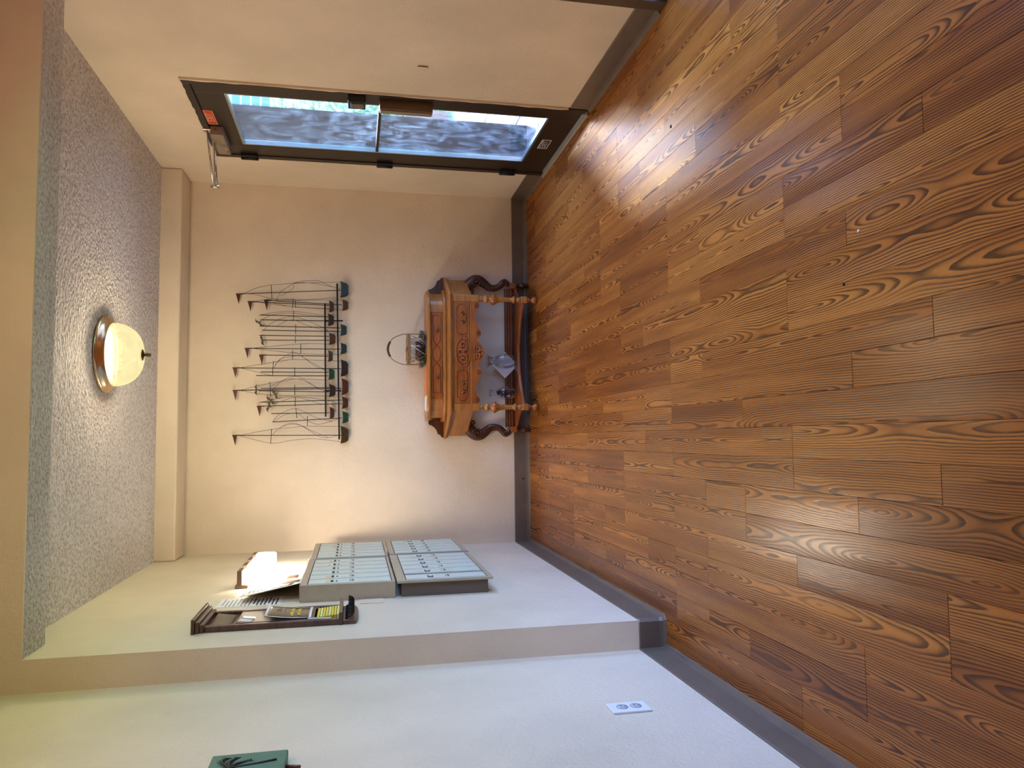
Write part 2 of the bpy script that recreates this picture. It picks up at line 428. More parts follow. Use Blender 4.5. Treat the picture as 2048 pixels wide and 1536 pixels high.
SHIPS = [('teal', (0.967, 1.083, 1.259, 1.313), [[(0.976, 1.989), (1.021, 1.305)]], [(0.976, 1.989)], [[(1.042, 1.767), (0.945, 1.76)]],
  [[(0.977, 1.948), (1.042, 1.767), (1.077, 1.313)], [(0.977, 1.948), (0.977, 1.878), (0.95, 1.76), (0.944, 1.598), (0.954, 1.468), (0.969, 1.34)],
   [(0.935, 1.731), (0.996, 1.705), (1.029, 1.66), (1.064, 1.607), (1.081, 1.484), (1.069, 1.43), (1.044, 1.371), (1.031, 1.309)],
   [(0.97, 1.705), (1.018, 1.629), (1.058, 1.614), (1.063, 1.538), (1.06, 1.468), (1.041, 1.367)]]),
 ('brown', (0.877, 0.958, 1.259, 1.301), [[(0.939, 1.81), (0.919, 1.301)]], [(0.939, 1.81)], [[(0.949, 1.609), (0.893, 1.608)]],
  [[(0.936, 1.81), (0.941, 1.609), (0.954, 1.305)], [(0.928, 1.866), (0.919, 1.749), (0.896, 1.608), (0.885, 1.304)]]),
 ('teal', (0.705, 0.788, 1.269, 1.312), [[(0.764, 1.838), (0.76, 1.312)], [(0.736, 1.819), (0.736, 1.312)]], [], [[(0.779, 1.606), (0.715, 1.605)]],
  [[(0.736, 1.815), (0.776, 1.771), (0.804, 1.726), (0.823, 1.673), (0.83, 1.62), (0.804, 1.521), (0.743, 1.397)],
   [(0.761, 1.733), (0.779, 1.703), (0.804, 1.658), (0.805, 1.605), (0.769, 1.52), (0.737, 1.389)]]),
 ('teal', (0.579, 0.66, 1.268, 1.311), [[(0.614, 1.929), (0.615, 1.311)]], [(0.614, 1.929)], [[(0.648, 1.571), (0.583, 1.571)]],
  [[(0.614, 1.888), (0.647, 1.571), (0.648, 1.385)], [(0.614, 1.888), (0.599, 1.761), (0.586, 1.622), (0.579, 1.519), (0.578, 1.311)]]),
 ('dark', (0.427, 0.545, 1.258, 1.309), [[(0.483, 2.003), (0.482, 1.307)]], [(0.483, 2.003)], [[(0.528, 1.747), (0.429, 1.752)]],
  [[(0.483, 1.961), (0.522, 1.747), (0.537, 1.655), (0.542, 1.603), (0.533, 1.311)], [(0.483, 1.961), (0.432, 1.752)],
   [(0.479, 1.745), (0.52, 1.723), (0.564, 1.671), (0.588, 1.618), (0.575, 1.58), (0.534, 1.519), (0.474, 1.415)],
   [(0.497, 1.736), (0.544, 1.701), (0.561, 1.618), (0.563, 1.565), (0.499, 1.48), (0.466, 1.396)]]),
 ('brown', (0.301, 0.418, 1.256, 1.303), [[(0.334, 2.001), (0.348, 1.302)]], [(0.334, 2.001)], [[(0.391, 1.768), (0.296, 1.761)]],
  [[(0.334, 1.959), (0.381, 1.768), (0.399, 1.669), (0.41, 1.602), (0.404, 1.391)], [(0.334, 1.959), (0.304, 1.761), (0.297, 1.364)],
   [(0.332, 1.759), (0.375, 1.714), (0.411, 1.669), (0.428, 1.609), (0.419, 1.564), (0.372, 1.495), (0.328, 1.414)],
   [(0.356, 1.766), (0.395, 1.699), (0.411, 1.624), (0.399, 1.548), (0.348, 1.456), (0.324, 1.395)]]),
 ('brown', (0.208, 0.294, 1.257, 1.3), [[(0.256, 1.829), (0.269, 1.3)], [(0.229, 1.848), (0.245, 1.3)]], [(0.229, 1.848)], [[(0.289, 1.604), (0.225, 1.605)]],
  [[(0.246, 1.736), (0.27, 1.668), (0.289, 1.604), (0.269, 1.517), (0.244, 1.441), (0.245, 1.364)],
   [(0.254, 1.829), (0.281, 1.713), (0.293, 1.638), (0.289, 1.548), (0.273, 1.441), (0.253, 1.333)]]),
 ('green', (0.11, 0.195, 1.255, 1.298), [[(0.124, 1.749), (0.148, 1.298)]], [], [[(0.163, 1.525), (0.097, 1.525)]],
  [[(0.124, 1.749), (0.168, 1.712), (0.199, 1.653), (0.212, 1.6), (0.191, 1.547), (0.153, 1.471), (0.125, 1.363)],
   [(0.126, 1.742), (0.172, 1.667), (0.179, 1.592), (0.136, 1.531), (0.11, 1.478), (0.11, 1.424), (0.141, 1.325)]]),
 ('olive', (-0.026, 0.095, 1.255, 1.308), [[(0.038, 1.999), (0.032, 1.305)]], [(0.038, 1.999)], [[(0.078, 1.755), (-0.019, 1.758)]],
  [[(0.037, 1.959), (0.075, 1.755), (0.086, 1.629), (0.093, 1.531), (0.091, 1.305)],
   [(0.037, 1.959), (-0.016, 1.758), (0.0, 1.636), (0.01, 1.515), (0.006, 1.439), (-0.012, 1.309)],
   [(0.035, 1.752), (0.076, 1.711), (0.104, 1.667), (0.114, 1.629), (0.105, 1.576), (0.057, 1.5), (0.024, 1.447), (0.015, 1.39), (0.032, 1.324)],
   [(0.09, 1.697), (0.108, 1.629), (0.098, 1.561), (0.073, 1.516), (0.017, 1.39)]]),
 ('brown', (0.864, 0.948, 1.355, 1.388), [[(0.927, 1.914), (0.914, 1.386)]], [(0.927, 1.914)], [[(0.954, 1.622), (0.888, 1.628)]],
  [[(0.928, 1.866), (0.941, 1.802), (0.95, 1.622)], [(0.926, 1.866), (0.898, 1.628), (0.89, 1.386)]]),
 ('dark', (0.772, 0.858, 1.355, 1.394), [[(0.838, 1.839), (0.835, 1.39)], [(0.806, 1.831), (0.808, 1.39)]], [], [[(0.872, 1.62), (0.806, 1.62)]],
  [[(0.839, 1.828), (0.858, 1.734), (0.866, 1.62), (0.851, 1.475), (0.841, 1.413)],
   [(0.81, 1.823), (0.835, 1.771), (0.851, 1.704), (0.854, 1.62), (0.844, 1.521), (0.835, 1.405)]]),
 ('brown', (0.642, 0.727, 1.344, 1.387), [[(0.702, 1.84), (0.702, 1.385)], [(0.67, 1.822), (0.675, 1.385)]], [], [[(0.703, 1.607), (0.653, 1.606)]], []),
 ('olive', (0.527, 0.608, 1.361, 1.392), [[(0.57, 1.837), (0.567, 1.392)]], [(0.57, 1.837)], [[(0.603, 1.624), (0.541, 1.624)]], []),
 ('green', (0.404, 0.487, 1.349, 1.39), [[(0.457, 1.827), (0.457, 1.389)], [(0.433, 1.855), (0.433, 1.389)]], [], [[(0.488, 1.61), (0.43, 1.609)]], []),
 ('dark', (0.289, 0.378, 1.342, 1.385), [[(0.348, 1.826), (0.354, 1.384)], [(0.332, 1.837), (0.324, 1.383)]], [], [[(0.372, 1.609), (0.303, 1.608)]], []),
 ('brown', (0.141, 0.224, 1.349, 1.381), [[(0.18, 1.757), (0.184, 1.381)]], [], [[(0.215, 1.6), (0.15, 1.593)]], [])]
GULLS = [((0.786, 1.837), 0.0694, 0.9), ((0.669, 1.815), 0.0735, 0.2), ((0.338, 1.85), 0.0694, 0.0), ((0.309, 1.729), 0.0735, 0.5), ((0.27, 1.758), 0.0776, 0.8), ((0.227, 1.769), 0.0735, -0.3)]
RAILS = [[(0.927, 1.415), (0.157, 1.406)], [(1.066, 1.335), (0.003, 1.317)], [(0.808, 1.409), (0.81, 1.295)], [(0.332, 1.407), (0.332, 1.302)]]

# ------------------------------------------------------------------ the room
fl = struct('floor', MB().box(-1.1, 1.95, YN-0.2, D+0.15, -0.06, -0.0085), M_SUB)
STRIP, X0, MOD, Y0 = 0.0903, 0.024, 0.278, 1.405
known = {(-2, 0), (7, 0), (2, 0), (-5, 0), (-6, 0), (8, 1), (9, 1), (1, 1), (5, 1), (-3, 1), (-7, 1), (-8, 1),
         (-2, 2), (-1, 2), (6, 2), (7, 2), (-5, 2), (-9, 2), (0, 3), (-3, 3), (-4, 3), (-8, 3)}
open_rows = {k for k in known}
plank_me = {}
def plank_mesh(n):
    if n not in plank_me:
        b = MB(); w = STRIP/2-0.0003; l = n*MOD/2-0.0004; c = 0.0007
        vs = []
        for z, d in ((-0.0085, 0), (-c, 0), (0.0, c)):
            vs += [(-w+d, -l+d, z), (w-d, -l+d, z), (w-d, l-d, z), (-w+d, l-d, z)]
        fs = [(8, 9, 10, 11)] + [(k+i, k+(i+1) % 4, k+4+(i+1) % 4, k+4+i) for k in (0, 4) for i in range(4)]
        me = bpy.data.meshes.new('plank'); me.from_pydata(vs, [], fs); me.materials.append(M_FLOOR)
        plank_me[n] = me
    return plank_me[n]
rp = random.Random(11)
def add_plank(i, m0, m1):
    o = bpy.data.objects.new('plank', plank_mesh(m1-m0)); COL.objects.link(o); o.parent = fl
    w = Vector((X0+STRIP*(i+0.5), Y0+MOD*(m0+m1)/2, 0.0)) - WLOC[fl.name]
    o.location = w
for i in range(-10, 19):
    joints = [-11, -1 if rp.random() < 0.4 else -2]
    m = 0; last = joints[-1]
    while m < 15:
        if m <= 3:
            j = (i, m) in known or (m - last >= 4 and not any((i, k) in known for k in range(m, 4)))
        else:
            j = rp.random() < 0.40 or m - last >= 4
        if j and m > last: joints.append(m); last = m
        m += 1
    joints.append(15)
    for a, b in zip(joints, joints[1:]): add_plank(i, a, b)

struct('wall_back', MB().box(-1.1, XR+0.075, D, D+0.15, 0, 2.7), M_WALL)
struct('wall_left', MB().box(-1.1, XL, YH0, D, 0, 2.7), M_WALL)
struct('wall_left_front', MB().box(-1.1, XL2, YN, YH0, 0, 2.7), M_WALL)
struct('wall_front', MB().box(-1.1, XR+0.075, YN-0.15, YN, 0, 2.7), M_WALL)
D1 = (3.757, 4.772, 2.042); D2 = (1.30, 2.79, 2.12)
w = MB()
XO = XR+0.075
w.box(XR, XO, YN, D2[0], 0, 2.7).box(XR, XO, D2[0], D2[1], D2[2], 2.7).box(XR, XO, D2[1], D1[0], 0, 2.7)
w.box(XR, XO, D1[0], D1[1], D1[2], 2.7).box(XR, XO, D1[1], D, 0, 2.7)
wr = struct('wall_right', w, M_WALL)
# ragged plaster lapping over the door frame
re_ = random.Random(21)
def ragged(p0, p1, inward, amp):
    n = 46; a = []; b_ = []
    for k in range(n+1):
        t = k/n; y = p0[0]+(p1[0]-p0[0])*t; z = p0[1]+(p1[1]-p0[1])*t
        d = amp*(0.25+0.75*abs(math.sin(k*0.9)*math.sin(k*0.23+1)))*re_.uniform(0.5, 1.0)
        a.append((y-inward[0]*0.002, z-inward[1]*0.002)); b_.append((y+inward[0]*d, z+inward[1]*d))
    MB().prism_x(a+b_[::-1], XR-0.0112, XR+0.004).build('plaster_lip', M_WALL, wr)
ragged((D1[0], 0.115), (D1[0], D1[2]), (1, 0), 0.013)
ragged((D1[0], D1[2]), (D1[1], D1[2]), (0, -1), 0.008)
ragged((D1[1], 0.115), (D1[1], D1[2]), (-1, 0), 0.006)
struct('ceiling', MB().box(XL, XR, YH1, YB, HC, HC+0.1), M_CEIL)
struct('ceiling_front', MB().box(XL2, XR, YN, YH0, 2.475, 2.6), M_CEIL)
hd = struct('trim_header', MB().box(XL, XR, YH0, YH0+0.012, ZH, 2.6), M_WALL)
hb = MB().box(XL, XR, YH0+0.012, YH1, ZH-0.001, HC+0.1)
hs = hb.build('header_soffit', M_CEIL, hd)
struct('trim_beam', MB().box(XL, XR, YB, D, ZB, HC+0.1), M_WALL, 0.012)

# vinyl cove base with a curled toe
def sweep_base(name, path, side, mat=M_BASE):
    prof = [(0.0, 0.108), (0.004, 0.108), (0.006, 0.104), (0.006, 0.022), (0.009, 0.010), (0.020, 0.003), (0.022, 0.0), (0.0, 0.0)]
    pts = [Vector((p[0], p[1])) for p in path]; n = len(pts); rows = []
    for i, p in enumerate(pts):
        d0 = (pts[i]-pts[i-1]).normalized() if i else (pts[1]-pts[0]).normalized()
        d1 = (pts[i+1]-pts[i]).normalized() if i < n-1 else d0
        n0 = Vector((-d0.y, d0.x))*side; n1 = Vector((-d1.y, d1.x))*side
        mi = (n0+n1); mi = mi/max(0.2, mi.dot(n0))
        rows.append([(p.x+mi.x*a, p.y+mi.y*a, h) for a, h in prof])
    b = MB(); k = len(prof)
    vs = [v for r in rows for v in r]
    fs = [(i*k+j, i*k+(j+1) % k, (i+1)*k+(j+1) % k, (i+1)*k+j) for i in range(n-1) for j in range(k)]
    fs += [tuple(range(k)), tuple(range((n-1)*k, n*k))]
    b._add(vs, fs)
    return struct(name, b, mat)
sweep_base('baseboard_left', [(XL, D), (XL, YH0+0.008), (XL-0.008, YH0), (XL2, YH0), (XL2, YN)], 1)
sweep_base('baseboard_back', [(XR, D), (XL+0.004, D)], 1)
sweep_base('baseboard_right', [(XR, D1[1]+0.006), (XR, D1[1]+0.10)], 1)
sweep_base('baseboard_right', [(XR, D1[1]+0.1015), (XR, D-0.004)], 1)
sweep_base('baseboard_right', [(XR, D2[1]+0.008), (XR, D1[0]-0.006)], 1)
sweep_base('baseboard_right', [(XR, YN), (XR, D2[0])], 1)

# ------------------------------------------------------------------ street door on the right
d1 = empty('door_1', (XR, 4.264, 0.0), 'bronze framed glass street door with closer and smeared panes', None, None, 'structure')
fx0, fx1 = XR-0.010, XR+0.077
b = MB().box(fx0, fx1, 3.757, 3.802, 0, 2.042).box(fx0, fx1, 4.728, 4.772, 0, 2.042).box(fx0, fx1, 3.802, 4.728, 2.004, 2.042)
b.build('door_frame', M_BRONZE, d1, 0.002)
lx0, lx1 = XR-0.004, XR+0.042
MB().box(lx0, lx1, 3.805, 3.895, 0.022, 2.000).build('stile', M_BRONZE, d1, 0.002)
MB().box(lx0, lx1, 4.572, 4.725, 0.022, 2.000).build('stile', M_BRONZE, d1, 0.002)
MB().box(lx0, lx1, 3.895, 4.572, 1.862, 2.000).build('top_rail', M_BRONZE, d1, 0.002)
MB().box(lx0, lx1, 3.895, 4.572, 0.022, 0.182).build('bottom_rail', M_BRONZE, d1, 0.002)
MB().box(lx0+0.004, lx1-0.004, 3.908, 4.560, 1.080, 1.096).build('glazing_bar', M_BRONZE, d1, 0.001)
for z0, z1 in ((1.096, 1.850), (0.194, 1.080)):
    MB().box(XR+0.016, XR+0.021, 3.906, 4.562, z0, z1).build('glass_pane', M_DGLASS, d1, label='wiped glass pane with soap swirls')
g = MB()
for a in ((3.895, 3.907, 0.182, 1.862), (4.560, 4.572, 0.182, 1.862)): g.box(lx0+0.002, lx0+0.03, *a)
for a in ((3.907, 4.560, 1.850, 1.862), (3.907, 4.560, 0.182, 0.194)): g.box(lx0+0.002, lx0+0.03, *a)
g.build('glazing_bead', M_ALU, d1, 0.0015)
for zz in (1.795, 0.985, 0.20):
    h = MB().box(XR-0.022, XR-0.004, 4.700, 4.775, zz, zz+0.098).build('hinge', M_BLACK, d1, 0.003)
    MB().lathe([(0.0, 0.0), (0.010, 0.0), (0.010, 0.098), (0, 0.098)], (XR-0.022, 4.738, zz), 10).build('knuckle', M_BLACK, h)
lk = MB().box(XR-0.050, XR-0.004, 3.775, 3.862, 1.166, 1.254).build('lock_case', M_BLACK, d1, 0.004)
MB().box(XR-0.058, XR-0.050, 3.785, 3.835, 1.176, 1.240).build('lock_cover', M_DARKBODY, lk, 0.001)
pb = MB().box(XR-0.058, XR-0.004, 3.812, 3.866, 0.826, 1.096).build('push_bar', simple('tan_bronze', srgb(106, 84, 60), 0.4, 0.3), d1, 0.003, label='boxy brown push bar')
MB().box(XR-0.064, XR-0.058, 3.822, 3.858, 0.83, 1.092).build('push_plate', M_GREYMET, pb, 0.001)
cl = MB().box(XR-0.060, XR-0.004, 4.312, 4.600, 1.928, 1.999).build('closer_body', M_GREYMET, d1, 0.006, label='grey box of the door closer')
MB().box(XR-0.062, XR-0.060, 4.54, 4.565, 1.936, 1.944).build('adjuster', M_BRNICK, cl)
MB().lathe([(0, 0), (0.006, 0), (0.006, 0.01), (0, 0.01)], (XR-0.03, 4.308, 1.97), 8, axis='y').build('screw', M_DARKBODY, cl)
ar = MB().tube([(XR-0.006, 4.355, 2.022), (XR-0.03, 4.355, 2.020), (1.418, 4.405, 1.990)], 0.0055, 8).build('closer_arm', M_CHROME, d1, label='chrome closer arm reaching into the room')
MB().tube([(XR-0.035, 4.44, 2.000), (XR-0.04, 4.43, 1.998), (1.420, 4.405, 1.975)], 0.008, 8, 0.6).build('fore_arm', M_CHROME, ar)
MB().box(XR-0.022, XR-0.010, 4.335, 4.375, 2.000, 2.040).build('arm_shoe', M_CHROME, ar, 0.002)
MB().lathe([(0, -0.024), (0.008, -0.024), (0.010, 0), (0.008, 0.022), (0, 0.022)], (1.419, 4.405, 1.983), 10).build('arm_joint', M_CHROME, ar)
ex = MB().box(XR-0.0055, XR-0.0040, 4.110, 4.290, 1.952, 2.000).build('exit_sticker', M_RED, d1, label='red EXIT sticker over the glass')
text_mesh('lettering', 'EXIT', 0.052, M_CREAMTX, (XR-0.0062, 4.200, 1.976), (0, -1, 0), (0, 0, 1), ex, 0.0002)
bb = MB().box(XR-0.0065, XR-0.0055, 4.110, 4.290, 1.952, 1.955).box(XR-0.0065, XR-0.0055, 4.110, 4.290, 1.997, 2.0).box(XR-0.0065, XR-0.0055, 4.110, 4.113, 1.955, 1.997).box(XR-0.0065, XR-0.0055, 4.287, 4.290, 1.955, 1.997)
bb.build('sticker_border', M_CREAMTX, ex)
ew = MB().box(XR-0.0055, XR-0.004, 4.192, 4.324, 0.092, 0.149).build('exit_sticker', M_WHITEPL, d1, label='white EXIT sticker on the bottom rail')
MB().box(XR-0.0062, XR-0.0055, 4.198, 4.318, 0.097, 0.144).build('sticker_field', M_BLACKPAINT, ew)
text_mesh('lettering', 'EXIT', 0.052, M_WHITEPL, (XR-0.0068, 4.258, 0.1205), (0, -1, 0), (0, 0, 1), ew, 0.0002)
MB().box(XR-0.030, XR+0.08, 3.77, 4.76, 0.0, 0.014).build('threshold', M_STEELRAIL, d1, 0.004)

# second street door beside the photographer: only its far jamb enters the picture, its daylight fills the front of the hall
d2 = empty('door_2', (XR, 2.05, 0.0), 'bronze framed glass doorway at the near end of the cream wall', None, None, 'structure')
MB().box(XR-0.010, XR+0.08, 2.735, 2.796, 0, 2.12).box(XR-0.010, XR+0.08, 1.295, 1.36, 0, 2.12)  .box(XR-0.010, XR+0.08, 1.36, 2.735, 2.06, 2.12).build('door_frame', simple('taupe_bronze', srgb(84, 68, 54), 0.42, 0.15, vary=0.1), d2, 0.003)
MB().box(XR+0.03, XR+0.036, 1.36, 2.735, 0.05, 2.06).build('glass_pane', M_CGLASS, d2)
MB().box(XR+0.01, XR+0.06, 1.36, 2.735, 0.0, 0.05).build('bottom_rail', M_BRONZE, d2, 0.003)
MB().box(XR+0.01, XR+0.06, 2.02, 2.075, 0.05, 2.06).build('meeting_stile', M_BRONZE, d2, 0.003)

# ------------------------------------------------------------------ ceiling lamp
LX, LY = 0.431, 4.035
lamp = empty('ceiling_lamp', (LX, LY, HC), 'round flush ceiling lamp with lit alabaster glass bowl and metal ring', 'lamp')
MB().lathe([(0.0, 0.0), (0.190, 0.0), (0.192, -0.008), (0.186, -0.016), (0.180, -0.018), (0.176, -0.028), (0.166, -0.032), (0.160, -0.042), (0.150, -0.043)], (LX, LY, HC), 48).build('mounting_ring', M_NICKEL, lamp)
dome = [(0.1565, -0.040)]
for k in range(1, 15):
    a = PI/2*k/14
    dome.append((0.1565*math.cos(a)**0.75+0.0, -0.040-0.132*math.sin(a)))
dome[-1] = (0.010, -0.172)
MB().lathe(dome, (LX, LY, HC), 48).build('glass_bowl', M_DOME, lamp)
fin = MB().lathe([(0.030, -0.166), (0.028, -0.172), (0.014, -0.178), (0.006, -0.180), (0.006, -0.186), (0.011, -0.190), (0.011, -0.193), (0.006, -0.197), (0.010, -0.201), (0.010, -0.206), (0.0, -0.211)], (LX, LY, HC), 20).build('finial', M_BRASS, lamp)
for dx in (-0.055, 0.055):
    pl = bpy.data.lights.new('lamp_bulb', 'POINT'); pl.energy = 42; pl.color = (1.0, 0.80, 0.52); pl.shadow_soft_size = 0.035
    po = bpy.data.objects.new('lamp_bulb', pl); COL.objects.link(po); po.location = (LX+dx, LY, HC-0.072); po.visible_camera = False

# added copy of the lamp above the view, put there to light the header
def copy_tree(o, parent=None):
    c = o.copy(); COL.objects.link(c); c.parent = parent
    for ch in [k for k in COL.objects if k.parent == o]: copy_tree(ch, c)
    return c
fill_lamp = copy_tree(lamp); fill_lamp.location = (0.43, 1.40, 2.475)
fill_lamp['label'] = 'added round fill lamp over the front of the hall near the second doorway'
pl = bpy.data.lights.new('lamp_bulb', 'POINT'); pl.energy = 116; pl.color = (1.0, 0.49, 0.29); pl.shadow_soft_size = 0.05  # warm fill light inside the added lamp
po = bpy.data.objects.new('lamp_bulb', pl); COL.objects.link(po); po.location = (0.43, 1.40, 2.400); po.visible_camera = False

# ------------------------------------------------------------------ vanity light over the mailboxes
vl = empty('wall_light', (XL, 4.36, 1.72), 'four-lamp wall light with glowing square glass shades above the mailboxes', 'lamp')
MB().box(XL, XL+0.018, 4.03, 4.70, 1.735, 1.795).build('back_plate', M_BRNICK, vl, 0.003)
for y in (4.03, 4.22, 4.405, 4.595):
    cp = MB().box(XL+0.018, XL+0.087, y, y+0.098, 1.762, 1.786).build('shade_cap', M_BRNICK, vl, 0.003)
    MB().box(XL+0.024, XL+0.085, y+0.004, y+0.094, 1.668, 1.761).build('glass_shade', M_SHADE, vl, 0.004)
    MB().box(XL+0.030, XL+0.080, y+0.018, y+0.080, 1.660, 1.6675).build('bulb', M_BULB, vl)

# ------------------------------------------------------------------ mailboxes
def door_unit(me_name, h):
    return MB()
def mailbox(label, y0, y1, z0, z1, edges, dz0, dz1, o, lower=False):
    """edges: y positions where doors begin and end"""
    r = empty('mailbox_bank', (XL, (y0+y1)/2, z0), label, 'mailbox', 'apartment mailbox banks on the left wall')
    fr = MB(); t = 0.012
    xo = XL+o
    ya, yb = edges[0]-0.004, edges[-1]+0.004
    if not lower:
        fr.box(XL, xo, y0, ya, z0, z1).box(XL, xo, yb, y1, z0, z1).box(XL, xo, ya, yb, z0, dz0-0.004).box(XL, xo, ya, yb, dz1+0.004, z1)
    else:
        fr.box(xo-t, xo, y0, ya, z0, z1).box(xo-t, xo, yb, y1, z0, z1).box(xo-t, xo, ya, yb, z0, dz0-0.004).box(xo-t, xo, ya, yb, dz1+0.004, z1)
        MB().box(XL, xo-t, y0+0.016, y1-0.004, z0+0.022, z1-0.02).build('body', M_DARKBODY, r, 0.002)
    fr.build('frame', M_STEELRAIL, r, 0.0015)
    MB().box(XL, xo-0.012, ya, yb, dz0-0.004, dz1+0.004).build('inner_box', M_DARKBODY, r)
    rr = random.Random(int(y0*1000+z0*77))
    first = True
    for a, b in zip(edges, edges[1:]):
        if b-a < 0.05: continue
        dw = b-a-0.004; yc = (a+b)/2
        dn = MB().box(xo-0.010, xo-0.001, yc-dw/2, yc+dw/2, dz0, dz1)
        dn.box(xo-0.001, xo+0.0015, yc-dw/2+0.003, yc-dw/2+0.016, dz0+0.004, dz1-0.004)       # raised rib of the extrusion
        dr = dn.build('mailbox_door', M_MAILDOOR, r, 0.0008)
        zt = dz1
        if lower:
            k = MB().box(xo-0.001, xo+0.0012, yc-0.022, yc+0.022, zt-0.108, zt-0.103).box(xo-0.001, xo+0.0012, yc-0.022, yc-0.012, zt-0.128, zt-0.103)
        else:
            k = MB().box(xo-0.001, xo+0.002, yc-0.018, yc+0.018, zt-0.112, zt-0.100)
        k.build('bell_button', M_BLACKPAINT, dr)
        MB().box(xo-0.001, xo+0.001, yc-0.010, yc+0.010, zt-0.130, zt-0.124).build('name_slot', M_INK, dr)
        MB().lathe([(0.011, 0.0), (0.011, 0.004), (0.008, 0.005), (0.0, 0.005)], (xo-0.001, yc-0.004, zt-0.196), 12, axis='x').build('lock', M_CHROME, dr)
        MB().box(xo+0.004, xo+0.0048, yc-0.012, yc+0.004, zt-0.199, zt-0.193).build('keyhole', M_INK, dr)
        q = rr.random()
        if q < 0.75 and not lower or (lower and q > 0.85):
            hh = 0.012+0.012*rr.random(); ww = 0.022+0.012*rr.random()
            MB().box(xo-0.001, xo+0.0006, yc-ww, yc+ww, zt-0.092+0.03*rr.random()-hh, zt-0.080+hh*0.3).build('name_label', M_PAPER if rr.random() < 0.6 else simple('yellowed_paper', srgb(226, 206, 160), 0.7), dr)
        if not lower and rr.random() < 0.22:
            MB().box(xo-0.001, xo+0.0006, yc-0.026, yc+0.026, zt-0.172, zt-0.148).build('name_label', M_PAPER, dr)
    return r
def lin(a, b, n): return [a+(b-a)*k/n for k in range(n+1)]
mailbox('upper mailbox bank of six doors beside the dark wood message board', 3.620, 4.388, 1.030, 1.460, lin(3.640, 4.366, 6), 1.047, 1.424, 0.0755)
mailbox('upper mailbox bank of five doors next to the back wall corner', 4.396, 5.056, 1.030, 1.456, lin(4.436, 5.030, 5), 1.043, 1.420, 0.0755)
mailbox('lower mailbox bank whose flange overhangs a dark steel side', 3.614, 4.440, 0.570, 1.022, [3.640, 3.770, 3.800]+lin(3.800, 4.424, 5)[1:], 0.596, 0.976, 0.0755, True)
mailbox('lower mailbox bank of five doors next to the back wall corner', 4.452, 5.060, 0.566, 1.018, lin(4.492, 5.036, 5), 0.594, 0.984, 0.0755, True)
for z0, z1 in ((1.032, 1.462), (0.566, 1.02)):
    yy = 4.392 if z0 > 1 else 4.446
    tag(MB().box(XL, XL+0.080, yy-0.0032, yy+0.0032, z0, z1).build('joint_strip', M_ALU, None, 0.001), 'bright aluminium strip between the %s mailbox banks' % ('upper' if z0 > 1 else 'lower'), 'metal strip')

# ------------------------------------------------------------------ papers above the mailboxes
nt = empty('paper_notice', (XL, 3.69, 1.541), 'printed paper notice taped flat to the wall behind the message board', 'notice')
MB().box(XL, XL+0.0012, 3.600, 3.785, 1.541, 1.815).build('sheet', M_PAPER, nt)
for k in range(15):
    z = 1.795-0.0165*k
    MB().box(XL+0.0012, XL+0.0016, 3.612 if k % 4 else 3.64, 3.775-0.05*((k*7) % 4)/4, z-0.0065 if k > 7 else z-0.004, z).build('text_line', M_INK if k > 6 else M_GREYINK, nt)
# white poster standing on the mailbox bank and curling off the wall
po = empty('poster', (XL+0.03, 3.98, 1.460), 'white poster with gold pictures leaning on the wall above the mailboxes', 'poster')
def poster_pt(u, v):
    """u along the wall, v up"""
    y = 3.668+0.66*u; z = 1.4615+0.262*v
    x = XL+0.006+0.060*(1-u)**2*(1-0.65*v)+0.012*(1-v)
    return (x, y, z)
MB().sheet([[poster_pt(i/14, j/8) for i in range(15)] for j in range(9)]).build('sheet', M_PAPER, po, 0, 0.0012)
def print_patch(name, u0, u1, v0, v1, mat):
    MB().sheet([[(poster_pt(u0+(u1-u0)*i/6, v0+(v1-v0)*j/4)[0]+0.0018,)+poster_pt(u0+(u1-u0)*i/6, v0+(v1-v0)*j/4)[1:] for i in range(7)] for j in range(5)]).build(name, mat, po, 0, 0.0006)
print_patch('picture', 0.13, 0.40, 0.16, 0.50, M_GOLDPRINT)
print_patch('picture', 0.42, 0.60, 0.08, 0.50, M_BROWNPRINT)
print_patch('picture', 0.74, 0.90, 0.16, 0.42, M_GOLDPRINT)
for k in range(5): print_patch('text_line', 0.14, 0.55-0.05*(k % 3), 0.60+0.07*k, 0.62+0.07*k, M_GREYINK)
tag(MB().box(XL, XL+0.004, 3.518, 3.606, 1.086, 1.190).build('blank_wall_plate', M_WALL, None, 0.0015), 'blank plate painted over in cream below the message board hooks', 'wall plate')

# ------------------------------------------------------------------ dark wood message board with hooks
kb = empty('message_board', (XL, 3.285, 1.205), 'dark wood message board with stepped crown and a row of black hooks', 'message board')
ky0, ky1 = 3.150, 3.425
MB().box(XL, XL+0.010, ky0+0.004, ky1-0.004, 1.275, 1.785).build('back_panel', W_BOARD, kb)
for a, c in ((ky0, ky0+0.022), (ky1-0.022, ky1)):
    MB().box(XL, XL+0.024, a, c, 1.270, 1.780).build('side_rail', W_BOARD, kb, 0.004)
cr = MB().box(XL, XL+0.056, ky0-0.022, ky1+0.022, 1.812, 1.824).build('crown', W_BOARD, kb, 0.002)
MB().box(XL, XL+0.044, ky0-0.012, ky1+0.012, 1.797, 1.812).build('crown_step', W_BOARD, cr, 0.003)
MB().box(XL, XL+0.032, ky0-0.004, ky1+0.004, 1.780, 1.797).build('crown_step', W_BOARD, cr, 0.003)
MB().box(XL+0.010, XL+0.022, ky0+0.040, ky1-0.028, 1.36, 1.672).build('raised_panel', W_DARK, kb, 0.002)
MB().box(XL, XL+0.050, ky0-0.004, ky1+0.004, 1.262, 1.276).build('shelf', W_BOARD, kb, 0.002)
